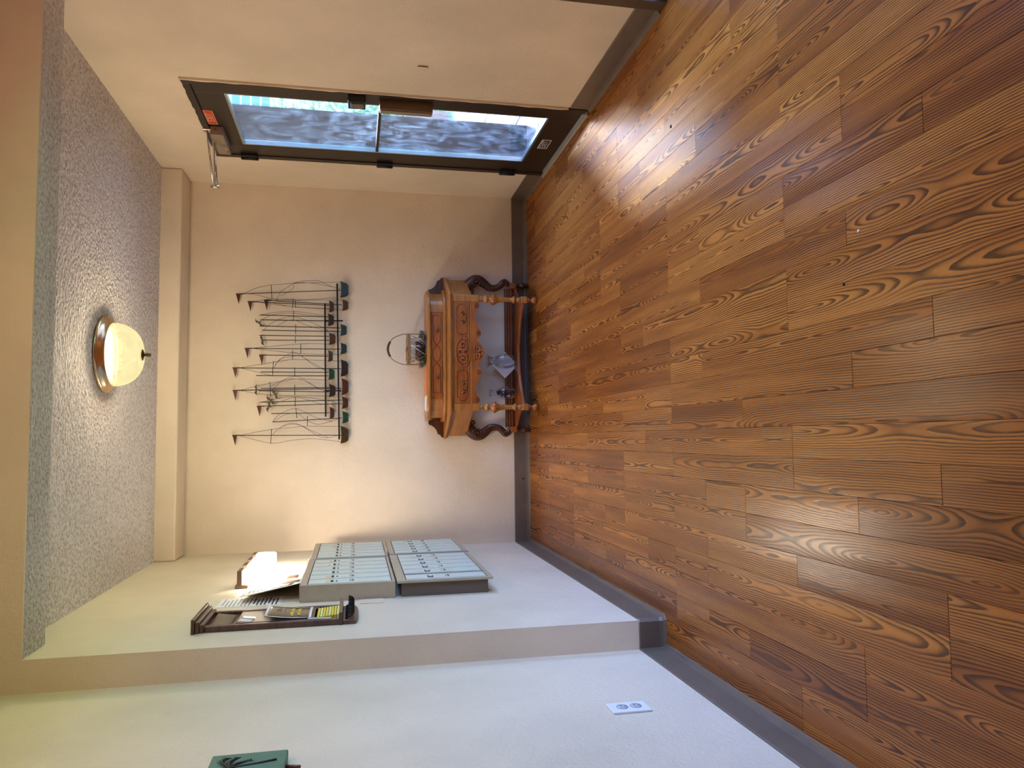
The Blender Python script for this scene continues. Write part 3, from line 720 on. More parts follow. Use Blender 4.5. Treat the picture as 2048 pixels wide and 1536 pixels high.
base = [(ky0+0.002, 1.262), (ky1-0.002, 1.262), (ky1-0.002, 1.212)] + [(ky1-(ky1-ky0)*k/10, 1.206-0.006*math.sin(PI*k/10)) for k in range(1, 10)] + [(ky0+0.002, 1.212)]
MB().prism_x(base, XL, XL+0.016).build('hook_rail', W_BOARD, kb, 0.002)
for k in range(6):
    y = ky0+0.030+k*0.043
    h = [(XL+0.016, y, 1.250), (XL+0.024, y, 1.243), (XL+0.030, y, 1.228), (XL+0.042, y, 1.219), (XL+0.056, y, 1.224), (XL+0.062, y, 1.240)]
    MB().tube(smoothpath(h, 4), 0.0042, 8).build('hook', M_BLACK, kb)
# what is pinned on it
fl_ = empty('black_flyer', (XL+0.024, 3.29, 1.40), 'glossy black flyer with yellow lettering curling off the message board', 'flyer')
def fly(u, v): return (XL+0.0245+0.016*v*v+0.004*math.sin(PI*u), ky0+0.045+0.195*u, 1.385+0.180*v)
MB().sheet([[fly(i/8, j/8) for i in range(9)] for j in range(9)]).build('sheet', M_CARD, fl_, 0, 0.0012)
def flp(name, u0, u1, v0, v1, mat, dx=0.0015):
    MB().sheet([[(fly(u0+(u1-u0)*i/3, v0+(v1-v0)*j/3)[0]+dx,)+fly(u0+(u1-u0)*i/3, v0+(v1-v0)*j/3)[1:] for i in range(4)] for j in range(4)]).build(name, mat, fl_, 0, 0.0006)
flp('white_edge', 0, 1, 0.0, 0.06, M_PAPER); flp('white_edge', 0, 1, 0.94, 1.0, M_PAPER)
flp('white_edge', 0, 0.035, 0.06, 0.94, M_PAPER); flp('white_edge', 0.965, 1, 0.06, 0.94, M_PAPER)
for k in range(7):
    flp('letter', 0.16+0.10*k, 0.235+0.10*k, 0.38 if k % 2 else 0.40, 0.47 if k % 3 else 0.45, M_YELLOW)
for k in range(5):
    flp('letter', 0.22+0.12*k, 0.31+0.12*k, 0.25, 0.33 if k % 2 else 0.31, M_YELLOW)
flp('silver_line', 0.12, 0.86, 0.60, 0.615, M_GREYINK); flp('silver_mark', 0.55, 0.75, 0.68, 0.78, M_GREYINK)
yl = empty('yellow_leaflet', (XL+0.012, 3.29, 1.28), 'yellow leaflets stacked on the message board shelf', 'leaflet')
for k in range(9):
    z = 1.2775+0.0110*k
    MB().box(XL+0.012, XL+0.030-0.001*k, ky0+0.058, ky1-0.050, z, z+0.0085).build('leaflet_strip', M_YELLOW if k % 3 else simple('pale_yellow_print', srgb(232, 220, 140), 0.5), yl)
for k, (y, z, hh) in enumerate(((3.215, 1.635, 0.05), (3.262, 1.625, 0.052))):
    o = MB().obox((XL+0.0245, y, z), (0.0008, 0, 0), (0, 0.017, 0.004*(k*2-1)), (0.004, -0.004, hh/2)).build('paper_slip', M_WHITEPL, None)
    tag(o, ('small white slip pinned close to the outer side rail of the message board', 'small white slip pinned at the middle of the message board')[k], 'paper slip', 'white slips on the message board')
fp = MB().sheet([[(XL+0.0125+0.010*(v if u > 0.7 else 0), 3.19+0.19*u, 1.69+0.075*v) for u in (0, .25, .5, .75, 1)] for v in (0, .5, 1)]).build('brown_paper', simple('brown_kraft_paper', srgb(126, 104, 82), 0.6), None, 0, 0.001)
tag(fp, 'brown folded paper under the crown of the message board', 'paper')
gp = MB().obox((XL+0.0262, 3.172, 1.352), (0.0006, 0, 0), (0, 0.014, 0), (0, 0.004, 0.045)).build('glass_slip', simple('blue_grey_card', srgb(150, 160, 164), 0.25), None)
tag(gp, 'blue grey card tucked at the side rail of the message board', 'card')

# ------------------------------------------------------------------ outlet, palm sign, intercom plate, wall clip
ot = empty('wall_outlet', (XL2, 2.308, 0.318), 'white duplex wall outlet above the grey baseboard', 'outlet')
MB().box(XL2, XL2+0.007, 2.268, 2.350, 0.318, 0.443).build('cover_plate', M_WHITEPL, ot, 0.002)
for z in (0.402, 0.358):
    s = MB().lathe([(0.018, 0), (0.018, 0.0012), (0.0, 0.0012)], (XL2+0.007, 2.309, z), 20, axis='x').build('socket_face', simple('pale_grey_plastic', srgb(206, 208, 214), 0.4), ot)
    rim = [(XL2+0.0082, 2.309+0.0175*math.cos(a*2*PI/20), z+0.0175*math.sin(a*2*PI/20)) for a in range(21)]
    MB().tube(rim, 0.0008, 5).build('socket_rim', M_GREYINK, s)
    for dy in (-0.006, 0.006): MB().box(XL2+0.0082, XL2+0.0090, 2.309+dy-0.001, 2.309+dy+0.001, z-0.001, z+0.008).build('slot', M_INK, s)
    MB().box(XL2+0.0082, XL2+0.0090, 2.307, 2.311, z-0.011, z-0.006).build('slot', M_INK, s)
ps = empty('palm_sign', (XL2, 2.02, 1.386), 'green wooden plaque with a black painted palm tree and wooden pegs', 'wall sign')
MB().box(XL2, XL2+0.028, 1.865, 2.163, 1.388, 1.578).build('board', M_GREENSIGN, ps, 0.004)
MB().tube([(XL2+0.014, 2.085, 1.388), (XL2+0.020, 2.060, 1.352)], 0.005, 8).build('peg', W_BOARD, ps)
MB().tube([(XL2+0.014, 1.945, 1.388), (XL2+0.020, 1.925, 1.352)], 0.005, 8).build('peg', W_BOARD, ps)
xp = XL2+0.028
def S2(pts): return [(xp+0.0004, a, c) for a, c in pts]
MB().tube(S2([(2.098, 1.412), (2.088, 1.45), (2.080, 1.49), (2.072, 1.525)]), [0.0042, 0.0036, 0.0032, 0.003], 6, 1).build('palm_trunk', M_BLACKPAINT, ps)
for tip, md in (((2.138, 1.538), (2.112, 1.548)), ((2.136, 1.513), (2.108, 1.528)), ((2.112, 1.474), (2.096, 1.508)), ((2.030, 1.545), (2.045, 1.548)), ((2.018, 1.515), (2.044, 1.532)), ((2.036, 1.478), (2.050, 1.508))):
    pth = smoothpath([(xp+0.0004, 2.072, 1.525), (xp+0.0004, md[0], md[1]), (xp+0.0004, tip[0], tip[1])], 5)
    fr = MB().tube(pth, [0.0012+0.0024*math.sin(PI*min(1, k/(len(pth)-1)+0.12)) for k in range(len(pth))], 6)
    for i in range(1, len(pth)-1):
        p = pth[i]; d = (pth[i+1]-pth[i-1]).normalized(); nrm = Vector((0, -d.z, d.y))
        for sg in (-1, 1): fr.tube([p, p+nrm*0.011*sg+d*0.008], [0.0022, 0.0004], 4)
    fr.build('palm_frond', M_BLACKPAINT, ps)
it = empty('bell_plate', (XR, 3.456, 0.885), 'small painted-over bell plate on the wall before the door', 'bell plate')
MB().box(XR-0.005, XR, 3.442, 3.470, 0.885, 0.935).build('plate', M_WALL, it, 0.002)
MB().tube([(XR-0.0045, 3.444, 0.887), (XR-0.0045, 3.441, 0.893), (XR-0.0045, 3.441, 0.927), (XR-0.0045, 3.444, 0.933)], 0.0016, 6).build('open_edge', M_WIRE, it)
wc = MB().lathe([(0.0, 0.0), (0.006, 0.0), (0.006, -0.004), (0.0, -0.004)], (-0.288, D-0.006, 0.046), 10, axis='y')
wc.tube([(-0.293, D-0.011, 0.05), (-0.288, D-0.013, 0.044), (-0.283, D-0.011, 0.05)], 0.0012, 5)
tag(wc.build('cable_clip', M_IRON, None), 'small dark clip on the baseboard under the lit wall', 'clip')

# ------------------------------------------------------------------ fleet of metal ships on the end wall
ws = empty('ship_wall_sculpture', (0.53, D-0.03, 1.30), 'metal wall sculpture of a harbour full of sailing ships with pennants and gulls', 'wall sculpture')
YS = D-0.03
for (a, c), r in zip(RAILS, (0.0052, 0.0052, 0.0046, 0.0046)):
    MB().tube([(a[0], YS, a[1]), (c[0], YS, c[1])], r, 8).build('rail', M_IRON, ws)
for x, z in ((RAILS[2][0][0], RAILS[2][0][1]), (RAILS[3][0][0], RAILS[3][0][1])):
    MB().tube([(x, YS, z), (x, D, z)], 0.004, 6).build('wall_stud', M_IRON, ws)
for col, (hx0, hx1, hz0, hz1), masts, flags, bars, lines in SHIPS:
    big = hx1-hx0 > 0.1
    yo = YS-0.008
    wd_ = hx1-hx0; hh = hz1-hz0
    top = [(hx0+wd_*k/10, hz1-0.10*hh*math.sin(PI*k/10)) for k in range(11)]
    bot = [(hx1-wd_*0.12, hz0+hh*0.25), (hx1-wd_*0.24, hz0), (hx0+wd_*0.20, hz0), (hx0+wd_*0.08, hz0+hh*0.30)]
    n = len(top)+len(bot)
    # plate bulging towards the room
    hull = MB(); ring0 = [(x, yo+0.004, z) for x, z in top+bot]
    cx_, cz_ = (hx0+hx1)/2, (hz0+hz1)/2
    ring1 = [(cx_+(x-cx_)*0.86, yo-0.006, cz_+(z-cz_)*0.84) for x, z in top+bot]
    vs = ring0+ring1
    hull._add(vs, [(i, (i+1) % n, n+(i+1) % n, n+i) for i in range(n)]+[tuple(range(n, 2*n)), tuple(range(n))[::-1]], False)
    h = hull.build('ship_hull', HULL[col], ws)
    for a, c in masts:
        MB().tube([(a[0], YS, a[1]), (c[0], YS, c[1])], 0.0025, 6).build('mast', M_WIRE, h)
    for a, c in bars:
        MB().tube([(a[0], YS-0.002, a[1]), (c[0], YS-0.002, c[1])], 0.0019, 6).build('crossbar', M_IRON, h)
    for x, z in flags:
        MB().prism_y([(x+0.001, z+0.001), (x+0.001, z-0.028), (x-0.068, z-0.018)], YS-0.003, YS-0.001).build('pennant', M_FLAG, h)
        MB().tube([(x, YS, z+0.002), (x+0.001, YS, z-0.045)], 0.0032, 6).build('pennant_socket', M_IRON, h)
    for l in lines:
        MB().tube(smoothpath([(x, YS-0.003-0.006*math.sin(PI*i/(len(l)-1)), z) for i, (x, z) in enumerate(l)], 4), 0.0012, 5).build('rigging', M_WIRE, h)
for (x, z), wsp, a in GULLS:
    g = MB(); ca, sa = math.cos(a), math.sin(a)
    def gp_(u, v, d): return (x+u*ca*wsp-v*sa*wsp, YS-0.006-d, z+u*sa*wsp+v*ca*wsp)
    for sg in (-1, 1):
        pts = [(0.0, 0.02), (0.22*sg, 0.20), (0.40*sg, 0.14), (0.55*sg, -0.12), (0.36*sg, 0.02), (0.16*sg, -0.04)]
        vs = [gp_(u, v, 0.004) for u, v in pts]+[gp_(u, v, 0.001) for u, v in pts]
        n = len(pts)
        g._add(vs, [tuple(range(n)), tuple(range(n, 2*n))[::-1]]+[(i, (i+1) % n, n+(i+1) % n, n+i) for i in range(n)])
    g.tube([gp_(0, 0.20, 0.003), gp_(0, 0.10, 0.003), gp_(0, -0.08, 0.003), gp_(0, -0.22, 0.003)], [0.0006, 0.0045, 0.004, 0.0008], 6)
    g.tube([gp_(0, 0, 0.001), (x, YS, z)], 0.001, 4)
    g.build('gull', M_GULL, ws)

# ------------------------------------------------------------------ carved console table
CX = 0.568
YF, YR = 4.985, 5.262
ct = empty('console_table', (CX, 5.13, 0.0), 'carved walnut console table with drawers, turned front legs and scrolled rear legs', 'console table')
def plan(xf, yf, xb, yb, bow=0.0, n=6):
    """half-hexagon plan: straight front, flanks swept out to the wall"""
    pts = []
    for k in range(n+1):
        t = k/n; pts.append((CX+xf+(xb-xf)*t, yf+(yb-yf)*t-bow*math.sin(PI*t)))
    return pts + [(2*CX-x, y) for x, y in reversed(pts)]
MB().prism_z(plan(0.375, YF-0.012, 0.550, YR+0.018, -0.006), 0.446, 0.580).build('case', W_LITE, ct, 0.002)
def slab(name, xf, yf, xb, z0, z1, mat, bow=0.0, bev=0.006, par=ct):
    return MB().prism_z(plan(xf, yf, xb, D-0.012, bow), z0, z1).build(name, mat, par, bev)
tp = slab('table_top', 0.398, YF-0.036, 0.572, 0.590, 0.612, W_LITE, 0.012, 0.008)
slab('top_moulding', 0.388, YF-0.026, 0.562, 0.579, 0.591, W_MID, 0.008, 0.003, tp)
# lower drawer and its frame
yd = YF-0.014
dr = MB().box(CX-0.338, CX+0.338, yd-0.008, yd+0.004, 0.470, 0.570).build('drawer_front', W_MID, ct, 0.002)
ins = 0.0020
for sg in (-1, 1):
    xo, xi = CX+sg*0.322, CX+sg*0.118
    oc = [(xo-sg*0.022, 0.555), (xo-sg*0.022, 0.545), (xo-sg*0.008, 0.543), (xo, 0.530), (xo, 0.510), (xo-sg*0.008, 0.497), (xo-sg*0.022, 0.495), (xo-sg*0.022, 0.485), (xi+sg*0.02, 0.485), (xi+sg*0.004, 0.500), (xi, 0.520), (xi+sg*0.004, 0.540), (xi+sg*0.02, 0.555), (xo-sg*0.022, 0.555)]
    MB().tube([(x, yd-0.0085, z) for x, z in oc], ins, 5).build('inlay_line', W_LINE, dr)
    for dx in (0.231, ):
        x = CX+sg*dx
        bl = MB().tube(smoothpath([(x-0.028, yd-0.018, 0.514), (x-0.027, yd-0.026, 0.500), (x, yd-0.030, 0.492), (x+0.027, yd-0.026, 0.500), (x+0.028, yd-0.018, 0.514)], 4), 0.0030, 6)
        pull = bl.build('drawer_pull', M_BRASS, dr, label='antique brass bail pull')
        for e in (-0.028, 0.028):
            MB().lathe([(0.0, -0.012), (0.005, -0.012), (0.004, -0.004), (0.012, -0.003), (0.013, 0.0), (0, 0)], (x+e, yd-0.008, 0.514), 12, axis='y').build('rosette', M_BRASS, pull)
# oval carving in the middle of the drawer
cv = MB()
ov = [(CX+0.096*math.cos(a), yd-0.011, 0.514+0.048*math.sin(a)) for a in [2*PI*k/30 for k in range(31)]]
cv.tube(ov, 0.0045, 6)
for sg in (-1, 1):
    cv.tube([(CX+sg*(p[0]-CX), p[1], p[2]) for p in spiral(CX+0.048, 0.514, yd-0.013, 0.034, 0.007, 1.3, 2.4)], 0.0052, 6)
    cv.tube([(CX+sg*(p[0]-CX), p[1], p[2]) for p in spiral(CX+0.074, 0.500, yd-0.012, 0.016, 0.004, 1.1, 0.2, -1)], 0.0042, 6)
    cv.tube(smoothpath([(CX+sg*0.004, yd-0.014, 0.552), (CX+sg*0.018, yd-0.015, 0.532), (CX+sg*0.006, yd-0.016, 0.512), (CX+sg*0.022, yd-0.014, 0.490), (CX+sg*0.010, yd-0.012, 0.476)], 5), 0.0040, 6)
cv.build('oval_carving', W_MID, dr)
MB().box(CX-0.350, CX+0.350, yd-0.006, yd+0.004, 0.456, 0.468).build('drawer_bead', W_LITE, ct, 0.003)
# scalloped apron
half = [(0.0, 0.372), (0.018, 0.380), (0.030, 0.379), (0.050, 0.390), (0.066, 0.408), (0.080, 0.424), (0.096, 0.410), (0.112, 0.396), (0.135, 0.392), (0.160, 0.400), (0.195, 0.420), (0.228, 0.432), (0.255, 0.433), (0.285, 0.422), (0.300, 0.408), (0.318, 0.402), (0.336, 0.406), (0.342, 0.425)]
low = [(CX-x, z) for x, z in reversed(half)] + [(CX+x, z) for x, z in half[1:]]
ap = MB().prism_y([(CX-0.342, 0.458)]+low+[(CX+0.342, 0.458)], yd-0.004, yd+0.012).build('apron', W_MID, ct)
for sg in (-1, 1):
    q = MB()
    for cx_, cz_, r in ((0.132, 0.412, 0.016), (0.316, 0.422, 0.016)):
        q.tube([(CX+sg*(p[0]-CX), p[1], p[2]) for p in spiral(CX+cx_, cz_, yd-0.0045, r, 0.004, 1.5, 2.6)], 0.0022, 5)
    q.build('apron_scroll', W_LINE, ap)
q = MB()
for sg in (-1, 1):
    q.tube([(CX+sg*(p[0]-CX), p[1], p[2]) for p in spiral(CX+0.026, 0.418, yd-0.008, 0.024, 0.005, 1.4, 0.6)], 0.0048, 6)
    q.tube(smoothpath([(CX, yd-0.008, 0.378), (CX+sg*0.016, yd-0.010, 0.392), (CX+sg*0.006, yd-0.010, 0.412), (CX+sg*0.014, yd-0.009, 0.440)], 5), 0.0042, 6)
q.lathe([(0.0, -0.012), (0.007, -0.008), (0.009, 0.0), (0, 0.0)], (CX, yd-0.004, 0.382), 10, axis='y')
q.build('apron_carving', W_MID, ap)
# turned front legs
for sg in (-1, 1):
    x = CX+sg*0.363
    lg = MB().box(x-0.023, x+0.023, YF-0.022, YF+0.024, 0.405, 0.578).build('front_leg', W_LITE, ct, 0.003)
    pr = [(0.0, 0.407), (0.018, 0.405), (0.017, 0.398), (0.020, 0.394), (0.017, 0.390), (0.020, 0.386), (0.016, 0.382), (0.013, 0.376), (0.018, 0.371), (0.027, 0.362), (0.028, 0.352), (0.020, 0.342), (0.013, 0.335), (0.018, 0.328),
          (0.030, 0.318), (0.034, 0.306), (0.032, 0.292), (0.025, 0.278), (0.020, 0.262), (0.017, 0.230), (0.015, 0.195), (0.015, 0.175), (0.022, 0.172), (0.025, 0.166), (0.022, 0.158), (0.014, 0.153), (0.013, 0.142), (0.019, 0.136), (0.019, 0.132), (0.016, 0.130), (0.019, 0.126), (0.019, 0.122), (0.015, 0.118), (0.0, 0.116)]
    MB().lathe(pr, (x, YF, 0.0), 20).build('turning', W_LITE, lg)
    vz = MB()
    for k in range(10):
        a = 2*PI*k/10
        vz.tube([(x+0.032*math.cos(a), YF+0.032*math.sin(a), 0.318), (x+0.0355*math.cos(a), YF+0.0355*math.sin(a), 0.304), (x+0.029*math.cos(a), YF+0.029*math.sin(a), 0.288)], [0.003, 0.0055, 0.002], 6)
    vz.build('carved_cup', W_MID, lg)
    MB().box(x-0.022, x+0.022, YF-0.022, YF+0.022, 0.074, 0.118).build('stretcher_block', W_LITE, lg, 0.005)
    MB().lathe([(0.0, 0.075), (0.017, 0.074), (0.019, 0.069), (0.016, 0.065), (0.019, 0.061), (0.016, 0.057), (0.012, 0.050), (0.012, 0.042), (0.020, 0.034), (0.025, 0.022), (0.022, 0.010), (0.016, 0.0), (0, 0)], (x, YF, 0.0), 18).build('foot', W_MID, lg)
# scrolled rear legs
for sg in (-1, 1):
    fx = lambda x: CX+sg*(x-CX)
    path = [(1.060, 0.446), (1.092, 0.415), (1.112, 0.385), (1.112, 0.352), (1.090, 0.318), (1.066, 0.288), (1.060, 0.255), (1.068, 0.222), (1.090, 0.196), (1.106, 0.178), (1.096, 0.156), (1.080, 0.142)]
    rad = [0.040, 0.042, 0.040, 0.036, 0.031, 0.027, 0.024, 0.023, 0.023, 0.024, 0.022, 0.018]
    sp = smoothpath([(fx(x), YR-0.012, z) for x, z in path], 3)
    rr_ = []
    for i in range(len(path)-1):
        for k in range(3): rr_.append(rad[i]+(rad[i+1]-rad[i])*k/3)
    rr_.append(rad[-1])
    lg = MB().tube(sp, rr_, 10, 0.62).build('rear_leg', W_DARK, ct)
    for args, r_ in (((1.104, 0.380, YR-0.036, 0.036, 0.006, 1.5, 2.0), 0.0062), ((1.030, 0.412, YR-0.034, 0.020, 0.005, 1.2, 0.4), 0.006), ((1.104, 0.178, YR-0.030, 0.022, 0.004, 1.4, 4.0), 0.0055)):
        MB().tube([(fx(p[0]), p[1], p[2]) for p in spiral(*args)], r_, 6).build('leg_scroll', W_DARK, lg)
    MB().box(fx(1.078)-0.021, fx(1.078)+0.021, YR-0.034, YR+0.010, 0.098, 0.142).build('stretcher_block', W_MID, lg, 0.004)
    MB().lathe([(0.0, 0.10), (0.018, 0.098), (0.020, 0.090), (0.014, 0.084), (0.014, 0.060), (0.022, 0.050), (0.022, 0.036), (0.014, 0.028), (0.019, 0.014), (0.014, 0.0), (0, 0)], (fx(1.082), YR-0.012, 0.0), 16).build('foot', W_DARK, lg)
# bottom shelf with hollowed edges
def arc(p, q_, c, n=10):
    return [tuple(Vector(p)*(1-t)**2+Vector(c)*2*t*(1-t)+Vector(q_)*t*t) for t in [k/n for k in range(n+1)]]
shp = arc((CX+0.344, YF-0.004), (CX-0.344, YF-0.004), (CX, YF+0.315), 16) + arc((CX-0.366, YF+0.024), (CX-0.500, YR-0.02), (CX-0.395, YR-0.10), 6) + [(CX-0.49, YR+0.01), (CX+0.49, YR+0.01)] + arc((CX+0.500, YR-0.02), (CX+0.366, YF+0.024), (CX+0.395, YR-0.10), 6)
MB().prism_z(shp, 0.090, 0.108).build('shelf', W_MID, ct, 0.003)
bk = MB().box(CX-0.490, CX+0.490, YR-0.006, YR+0.010, 0.109, 0.174).build('shelf_back', W_DARK, ct, 0.002)
for z in (0.125, 0.142, 0.160):
    MB().box(CX-0.487, CX+0.487, YR-0.011, YR-0.005, z, z+0.006).build('reeding', W_MID, bk, 0.002)
# upper tier
def tier(xf, yf, xb, yb, r, n=8):
    """flat front with quarter-round ends"""
    pts = [(CX+xf, yf)]
    for k in range(1, n+1):
        a = PI/2*k/n
        pts.append((CX+xf+(xb-xf)*math.sin(a), yb-(yb-yf)*math.cos(a)))
    pts.append((CX+xb, D-0.014))
    return pts+[(2*CX-x, y) for x, y in reversed(pts)]
ut = MB().prism_z(tier(0.285, 5.086, 0.425, 5.175, 0), 0.612, 0.722).build('upper_case', W_LITE, ct, 0)
MB().prism_z(tier(0.305, 5.058, 0.452, 5.160, 0), 0.612, 0.634).build('tier_base', W_LITE, ut, 0.007)
MB().prism_z(tier(0.310, 5.060, 0.442, 5.165, 0), 0.718, 0.742).build('tier_top', W_LITE, ut, 0.007)
ud = MB().box(CX-0.279, CX+0.279, 5.078, 5.088, 0.640, 0.712).build('drawer_front', W_MID, ct, 0.002)
iy = 5.0775
for sg in (-1, 1):
    l = [(0.262, 0.701), (0.262, 0.652), (0.090, 0.652), (0.060, 0.676), (0.030, 0.653), (0.0, 0.648)]
    MB().tube([(CX+sg*x, iy, z) for x, z in l], 0.0020, 5).build('inlay_line', W_LINE, ud)
    l = [(0.262, 0.701), (0.090, 0.701), (0.060, 0.676), (0.030, 0.700), (0.0, 0.705)]
    MB().tube([(CX+sg*x, iy, z) for x, z in l], 0.0020, 5).build('inlay_line', W_LINE, ud)
    MB().lathe([(0.0, -0.020), (0.008, -0.018), (0.010, -0.012), (0.005, -0.006), (0.010, -0.002), (0.010, 0.0), (0, 0)], (CX+sg*0.160, iy, 0.672), 12, axis='y').build('knob', M_BRASS, ud, label='small brass knob')
    MB().box(CX+sg*0.284-0.004, CX+sg*0.284+0.004, 5.076, 5.088, 0.636, 0.716).build('pilaster', W_MID, ct, 0.001)
    br = [(0.440, 0.613), (0.560, 0.613), (0.556, 0.628), (0.543, 0.634), (0.536, 0.652), (0.524, 0.656), (0.508, 0.662), (0.490, 0.676), (0.476, 0.696), (0.472, 0.712), (0.462, 0.716), (0.440, 0.716)]
    MB().prism_y([(CX+sg*x, z) for x, z in br], D-0.038, D-0.016).build('bracket_scroll', W_DARK, ct, 0.002)

# ------------------------------------------------------------------ things on and in the console
TZ = 0.742; BX, BY = 0.608, 5.172
bs = empty('wire_basket', (BX, BY, TZ), 'round twig and wire basket with arched handle on the console', 'basket')
rim = MB()
for dz in (0.0, 0.011):
    rim.tube([(BX+0.103*math.cos(a)*(1+0.012*math.sin(7*a)), BY+0.080*math.sin(a), TZ+0.112+dz+0.002*math.sin(9*a)) for a in [2*PI*k/40 for k in range(41)]], 0.0058, 6)
rim.build('rim', M_TWIG, bs)
hn = MB().tube(smoothpath([(BX-0.104, BY, TZ+0.02), (BX-0.105, BY, TZ+0.13), (BX-0.094, BY, TZ+0.180), (BX-0.062, BY, TZ+0.232), (BX, BY, TZ+0.255), (BX+0.062, BY, TZ+0.232), (BX+0.094, BY, TZ+0.180), (BX+0.105, BY, TZ+0.13), (BX+0.104, BY, TZ+0.02)], 5), 0.0030, 8).build('handle', M_TWIG, bs)
MB().tube(smoothpath([(BX-0.052, BY, TZ+0.238), (BX-0.028, BY, TZ+0.250), (BX, BY, TZ+0.255), (BX+0.028, BY, TZ+0.250), (BX+0.052, BY, TZ+0.238)], 4), [0.0045]+[0.0075]*15+[0.0045], 8).build('grip', W_DARK, hn)
rb = random.Random(5)
for k in range(14):
    a0 = 2*PI*k/14+rb.random()*0.2; a1 = a0+rb.choice((-1, 1))*(0.5+0.5*rb.random())
    p = [(BX+0.098*math.cos(a0), BY+0.076*math.sin(a0), TZ+0.112), (BX+0.102*math.cos((a0+a1)/2), BY+0.079*math.sin((a0+a1)/2), TZ+0.060), (BX+0.092*math.cos(a1), BY+0.070*math.sin(a1), TZ+0.006)]
    MB().tube(smoothpath(p, 4), 0.0022, 5).build('wire_spoke', M_PALETWIG if k % 2 else M_TWIG, bs)
MB().lathe([(0, 0.0), (0.085, 0.0), (0.085, 0.004), (0, 0.004)], (BX, BY, TZ), 20).build('base_plate', M_TWIG, bs)
cj = empty('candle_jar', (BX-0.01, BY, TZ+0.004), 'maroon candle in a glass inside the basket', 'candle')
MB().lathe([(0.0, 0.001), (0.060, 0.001), (0.066, 0.040), (0.066, 0.062), (0, 0.062)], (BX-0.01, BY, TZ+0.004), 24).build('wax', M_MAROON, cj)
MB().lathe([(0.0, 0.0), (0.062, 0.0), (0.068, 0.04), (0.066, 0.098)], (BX-0.01, BY, TZ+0.004), 24).build('glass', M_VASE, cj)
pn = []; fn = []
for k in range(520):
    a = rb.random()*2*PI; r = 0.088+0.036*rb.random()
    c = Vector((BX+r*math.cos(a), BY+r*0.62*math.sin(a)-0.012, TZ+0.004+0.036*rb.random()))
    d = Vector((math.cos(a)*0.7+rb.uniform(-1, 1), math.sin(a)*0.5+rb.uniform(-0.9, 0.6), rb.uniform(-0.05, 1.0))).normalized()*(0.014+0.018*rb.random())
    s_ = d.cross(Vector((rb.uniform(-1, 1), rb.uniform(-1, 1), rb.uniform(-1, 1)))).normalized()*0.0016
    e = c+d; e.z = max(e.z, TZ+0.002); e.y = min(e.y, D-0.012); i = len(pn)
    pn += [tuple(c-s_), tuple(c+s_), tuple(e)]; fn.append((i, i+1, i+2))
g = MB(); g._add(pn, fn)
gw = empty('pine_garland', (BX, BY, TZ), 'green pine garland wound round the foot of the basket', 'garland')
tag(g.build('needles', M_PINE, gw), None, None, None, 'stuff')
MB().tube([(BX+0.100*math.cos(a), BY-0.010+0.066*math.sin(a), TZ+0.006) for a in [2*PI*k/24 for k in range(25)]], 0.004, 5).build('stem_ring', M_PINE, gw)
mg = MB().obox((0.385, 5.135, TZ+0.0035), (0.098, 0.006, 0), (-0.004, 0.060, 0), (0, 0, 0.0030)).build('magazine', M_ORANGE, None, 0.001)
tag(mg, 'orange magazine lying beside the basket on the console', 'magazine')
pp = MB().obox((0.262, 5.150, TZ+0.0028), (0.070, -0.012, 0), (0.010, 0.052, 0), (0, 0, 0.0022)).build('folded_paper', M_PAPER, None)
tag(pp, 'folded white paper lying at the end of the console top', 'paper')
SZ = 0.108
def vase(name, x, y, prof, label):
    r = empty(name, (x, y, SZ), label, 'vase')
    MB().lathe(prof, (x, y, SZ), 28).build('glass', M_VASE, r)
    return r
vase('glass_vase', 0.536, 5.190, [(0.0, 0.003), (0.030, 0.003), (0.034, 0.010), (0.048, 0.040), (0.055, 0.080), (0.052, 0.112), (0.040, 0.138), (0.028, 0.154), (0.026, 0.166), (0.034, 0.188), (0.050, 0.208)], 'empty clear glass vase with flared lip before a white card')
v2 = vase('dried_flower_vase', 0.312, 5.185, [(0.0, 0.003), (0.026, 0.003), (0.034, 0.016), (0.044, 0.050), (0.047, 0.085), (0.042, 0.115), (0.028, 0.140), (0.018, 0.154), (0.020, 0.170), (0.032, 0.194)], 'clear glass vase filled with dark dried flowers')
for k in range(70):
    a = rb.random()*2*PI; z = 0.012+0.125*rb.random(); rm = 0.036*math.sin(PI*min(1, (z+0.03)/0.19))
    r = rm*math.sqrt(rb.random())
    c = (0.312+r*math.cos(a), 5.185+r*math.sin(a), SZ+z); s_ = 0.004+0.005*rb.random()
    MB().lathe([(0.0, -s_), (s_*0.8, -s_*0.5), (s_, 0.1*s_), (s_*0.6, s_*0.7), (0.0, s_)], c, 6).build('dried_petal', M_DRIED, v2)
cd_ = MB().obox((0.514, 5.2510, SZ+0.0680), (0.0470, 0.003, 0.0470), (-0.0470, 0.003, 0.0470), (0, 0.0008, 0)).build('white_card', M_PAPER, None)
tag(cd_, 'square white card standing on its corner behind the glass vase', 'card')

# crumbs on the floor
for (x, y, s_, mt, lb) in ((0.380, 1.701, 0.004, M_BLACK, 'tiny black crumb lying on the open floor planks'), (1.216, 2.727, 0.006, M_BLACK, 'tiny black crumb in the daylight patch by the door'), (0.499, 1.634, 0.004, M_PAPER, 'tiny white crumb lying on the floor planks')):
    o = MB().lathe([(0.0, 0.0), (s_, 0.0), (s_*1.1, s_*0.4), (s_*0.5, s_*0.8), (0.0, s_*0.8)], (x, y, 0.0002), 7).build('crumb', mt, None)
    tag(o, lb, 'crumb')

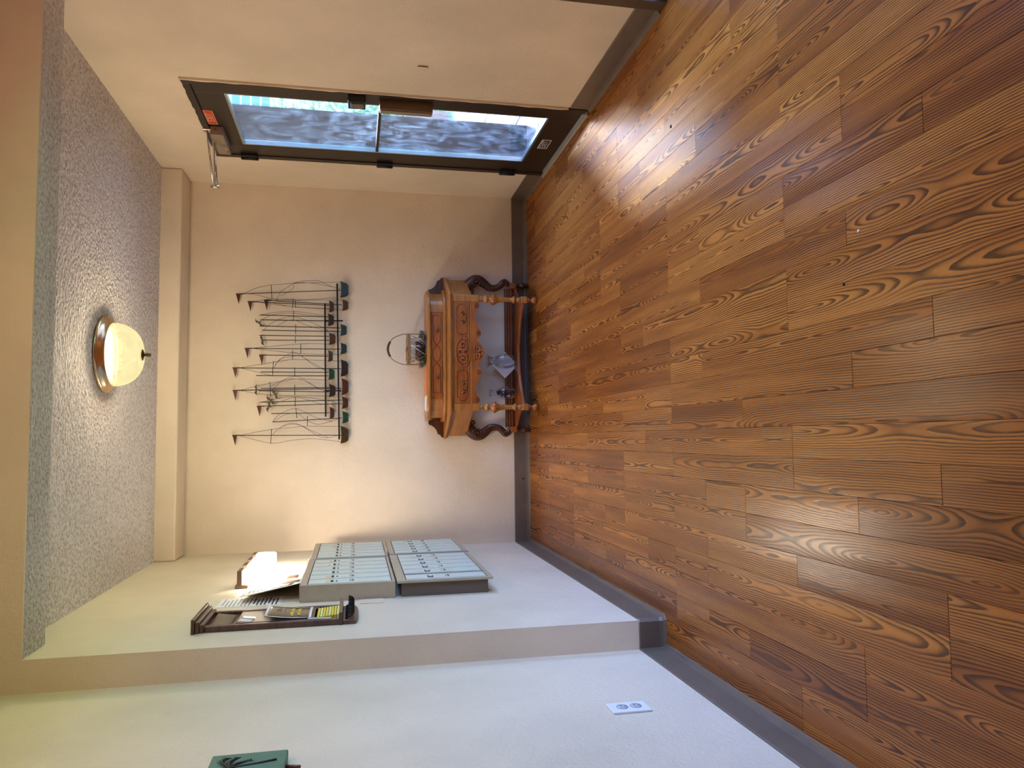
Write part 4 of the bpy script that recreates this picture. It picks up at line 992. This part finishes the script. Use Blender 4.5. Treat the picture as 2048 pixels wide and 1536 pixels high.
# ------------------------------------------------------------------ outside, seen through the street door
M_CONC = simple('pinkish_paving', srgb(124, 104, 100), 0.8, vary=0.15, bscale=14, bump=0.1)
M_LAWN = simple('lawn_soil', srgb(86, 120, 66), 0.9, vary=0.35, bscale=5)
M_LEAF = simple('shrub_leaf', srgb(92, 138, 74), 0.55, vary=0.4, bscale=3)
M_LEAF2 = simple('pale_leaf', srgb(140, 158, 110), 0.55, vary=0.4, bscale=3)
M_BARK = simple('brown_bark', srgb(112, 84, 74), 0.85, vary=0.3, bscale=30)
M_SIDING = simple('white_siding', srgb(220, 226, 226), 0.6)
M_PANE = simple('window_blue_glass', srgb(86, 128, 170), 0.1, 0.0)
M_DKSTUC = simple('dark_brown_stucco', srgb(26, 23, 25), 0.8, vary=0.12, bscale=40, bump=0.2)
struct('ground_lawn', MB().box(XO, 45, -12, 60, -0.30, -0.055), M_LAWN)
pv = struct('ground_paving', MB().box(XO, 4.4, -1.5, 9.0, -0.05, -0.032), M_SUB)
cells = {}
for i in range(4):
    for j in range(13):
        if j*0.8-1.5 < 2.4 : continue
        if (0,) not in cells:
            mb = MB().box(-0.295, 0.295, -0.395, 0.395, 0, 0.028); me_ = mb.build('paver', M_CONC, pv, 0.004); cells[(0,)] = me_.data
            me_.location = Vector((XO+0.31+0.61*i, -1.1+0.8*j, -0.032)) - WLOC[pv.name]
            me_.data.transform(Matrix.Translation(WLOC[pv.name]))
        else:
            o = bpy.data.objects.new('paver', cells[(0,)]); COL.objects.link(o); o.parent = pv
            o.location = Vector((XO+0.31+0.61*i, -1.1+0.8*j, -0.032)) - WLOC[pv.name]
wo = struct('wall_outside', MB().box(XO, 2.252, 5.25, 5.40, -0.05, 2.05), M_DKSTUC)
MB().box(2.222, 2.262, 5.242, 5.41, -0.05, 2.055).build('edge_board', simple('grey_brown_board', srgb(38, 35, 37), 0.7), wo)
MB().box(2.214, 2.222, 5.244, 5.25, -0.05, 2.05).build('black_batten', M_BLACKPAINT, wo)  # thin black strip beside the edge board
struct('sun_blocker_outside', MB().box(XO, 2.70, 2.94, 3.08, -0.05, 3.2), M_DKSTUC)  # unseen slab, added to keep the sun out of the second doorway
def leaves(n, fn_, size, rnd):
    v = []; f = []
    for k in range(n):
        c = Vector(fn_(rnd)); a = Vector((rnd.uniform(-1, 1), rnd.uniform(-1, 1), rnd.uniform(-1, 1))).normalized(); b_ = a.orthogonal().normalized()
        s_ = size*(0.6+0.8*rnd.random()); i = len(v)
        v += [tuple(c-a*s_), tuple(c+b_*s_*0.45), tuple(c+a*s_), tuple(c-b_*s_*0.45)]; f.append((i, i+1, i+2, i+3))
    g = MB(); g._add(v, f); return g
ro = random.Random(3)
def shrub(x, y, rx, h, mat, n, label, cat='shrub', name='shrub'):
    r = empty(name, (x, y, -0.055), label, cat, 'greenery beyond the street door')
    def p(q):
        a = q.random()*2*PI; t = q.random(); rr_ = rx*math.sqrt(q.random())*(0.55+0.6*math.sin(PI*min(1, 0.15+0.8*t)))
        return (x+rr_*math.cos(a), y+rr_*math.sin(a), -0.05+0.1+(h-0.1)*t)
    tag(leaves(n, p, 0.085, ro).build('foliage', mat, r), None, None, None, 'stuff')
    for k in range(4):
        a = 2*PI*k/4+ro.random()
        MB().tube(smoothpath([(x+0.03*math.cos(a), y+0.03*math.sin(a), -0.055), (x+rx*0.3*math.cos(a), y+rx*0.3*math.sin(a), h*0.5), (x+rx*0.55*math.cos(a), y+rx*0.55*math.sin(a), h*0.92)], 4), [0.035-0.0035*i for i in range(9)], 6).build('stem', M_BARK, r)
shrub(6.5, 14.6, 1.3, 2.75, M_LEAF2, 2600, 'tall pale green shrub before the white house')
shrub(9.6, 15.8, 1.3, 2.5, M_LEAF, 1800, 'broad green shrub beside the tall pale one')
shrub(4.9, 11.6, 0.8, 1.25, M_LEAF, 1500, 'low green bush growing past the paving')
shrub(3.6, 16.6, 1.1, 2.6, M_LEAF, 1500, 'dense green shrub behind the low bush')
hs_ = empty('house', (14.5, 32.0, -0.055), 'white sided house with blue paned windows beyond the shrubs', 'house')
MB().box(8.0, 24.0, 30.0, 38.0, -0.055, 8.2).build('wall', M_SIDING, hs_)
MB().prism_x([(29.6, 8.2), (38.4, 8.2), (34.0, 11.0)], 7.6, 24.4).build('roof', simple('grey_shingle', srgb(120, 122, 126), 0.8), hs_)
for wx in (9.3, 12.7, 16.0, 19.4):
    wf = MB().box(wx, wx+1.3, 29.93, 30.0, 4.35, 5.95).build('window', M_WHITEPL, hs_)
    for r_ in range(4):
        for c_ in range(2):
            MB().box(wx+0.10+0.57*c_, wx+0.61+0.57*c_, 29.91, 29.93, 4.45+0.365*r_, 4.75+0.365*r_).build('pane', M_PANE, wf)
fe = empty('garden_fence', (6.0, 10.2, -0.055), 'low reddish wooden fence along the paving', 'fence')
M_FEN = simple('reddish_cedar', srgb(150, 104, 90), 0.7, vary=0.2, bscale=20)
for k in range(20):
    MB().box(4.0+0.28*k, 4.22+0.28*k, 10.18, 10.20, -0.05, 0.55).build('picket', M_FEN, fe)
MB().box(3.95, 9.7, 10.20, 10.24, 0.12, 0.20).build('rail', M_FEN, fe); MB().box(3.95, 9.7, 10.20, 10.24, 0.38, 0.46).build('rail', M_FEN, fe)
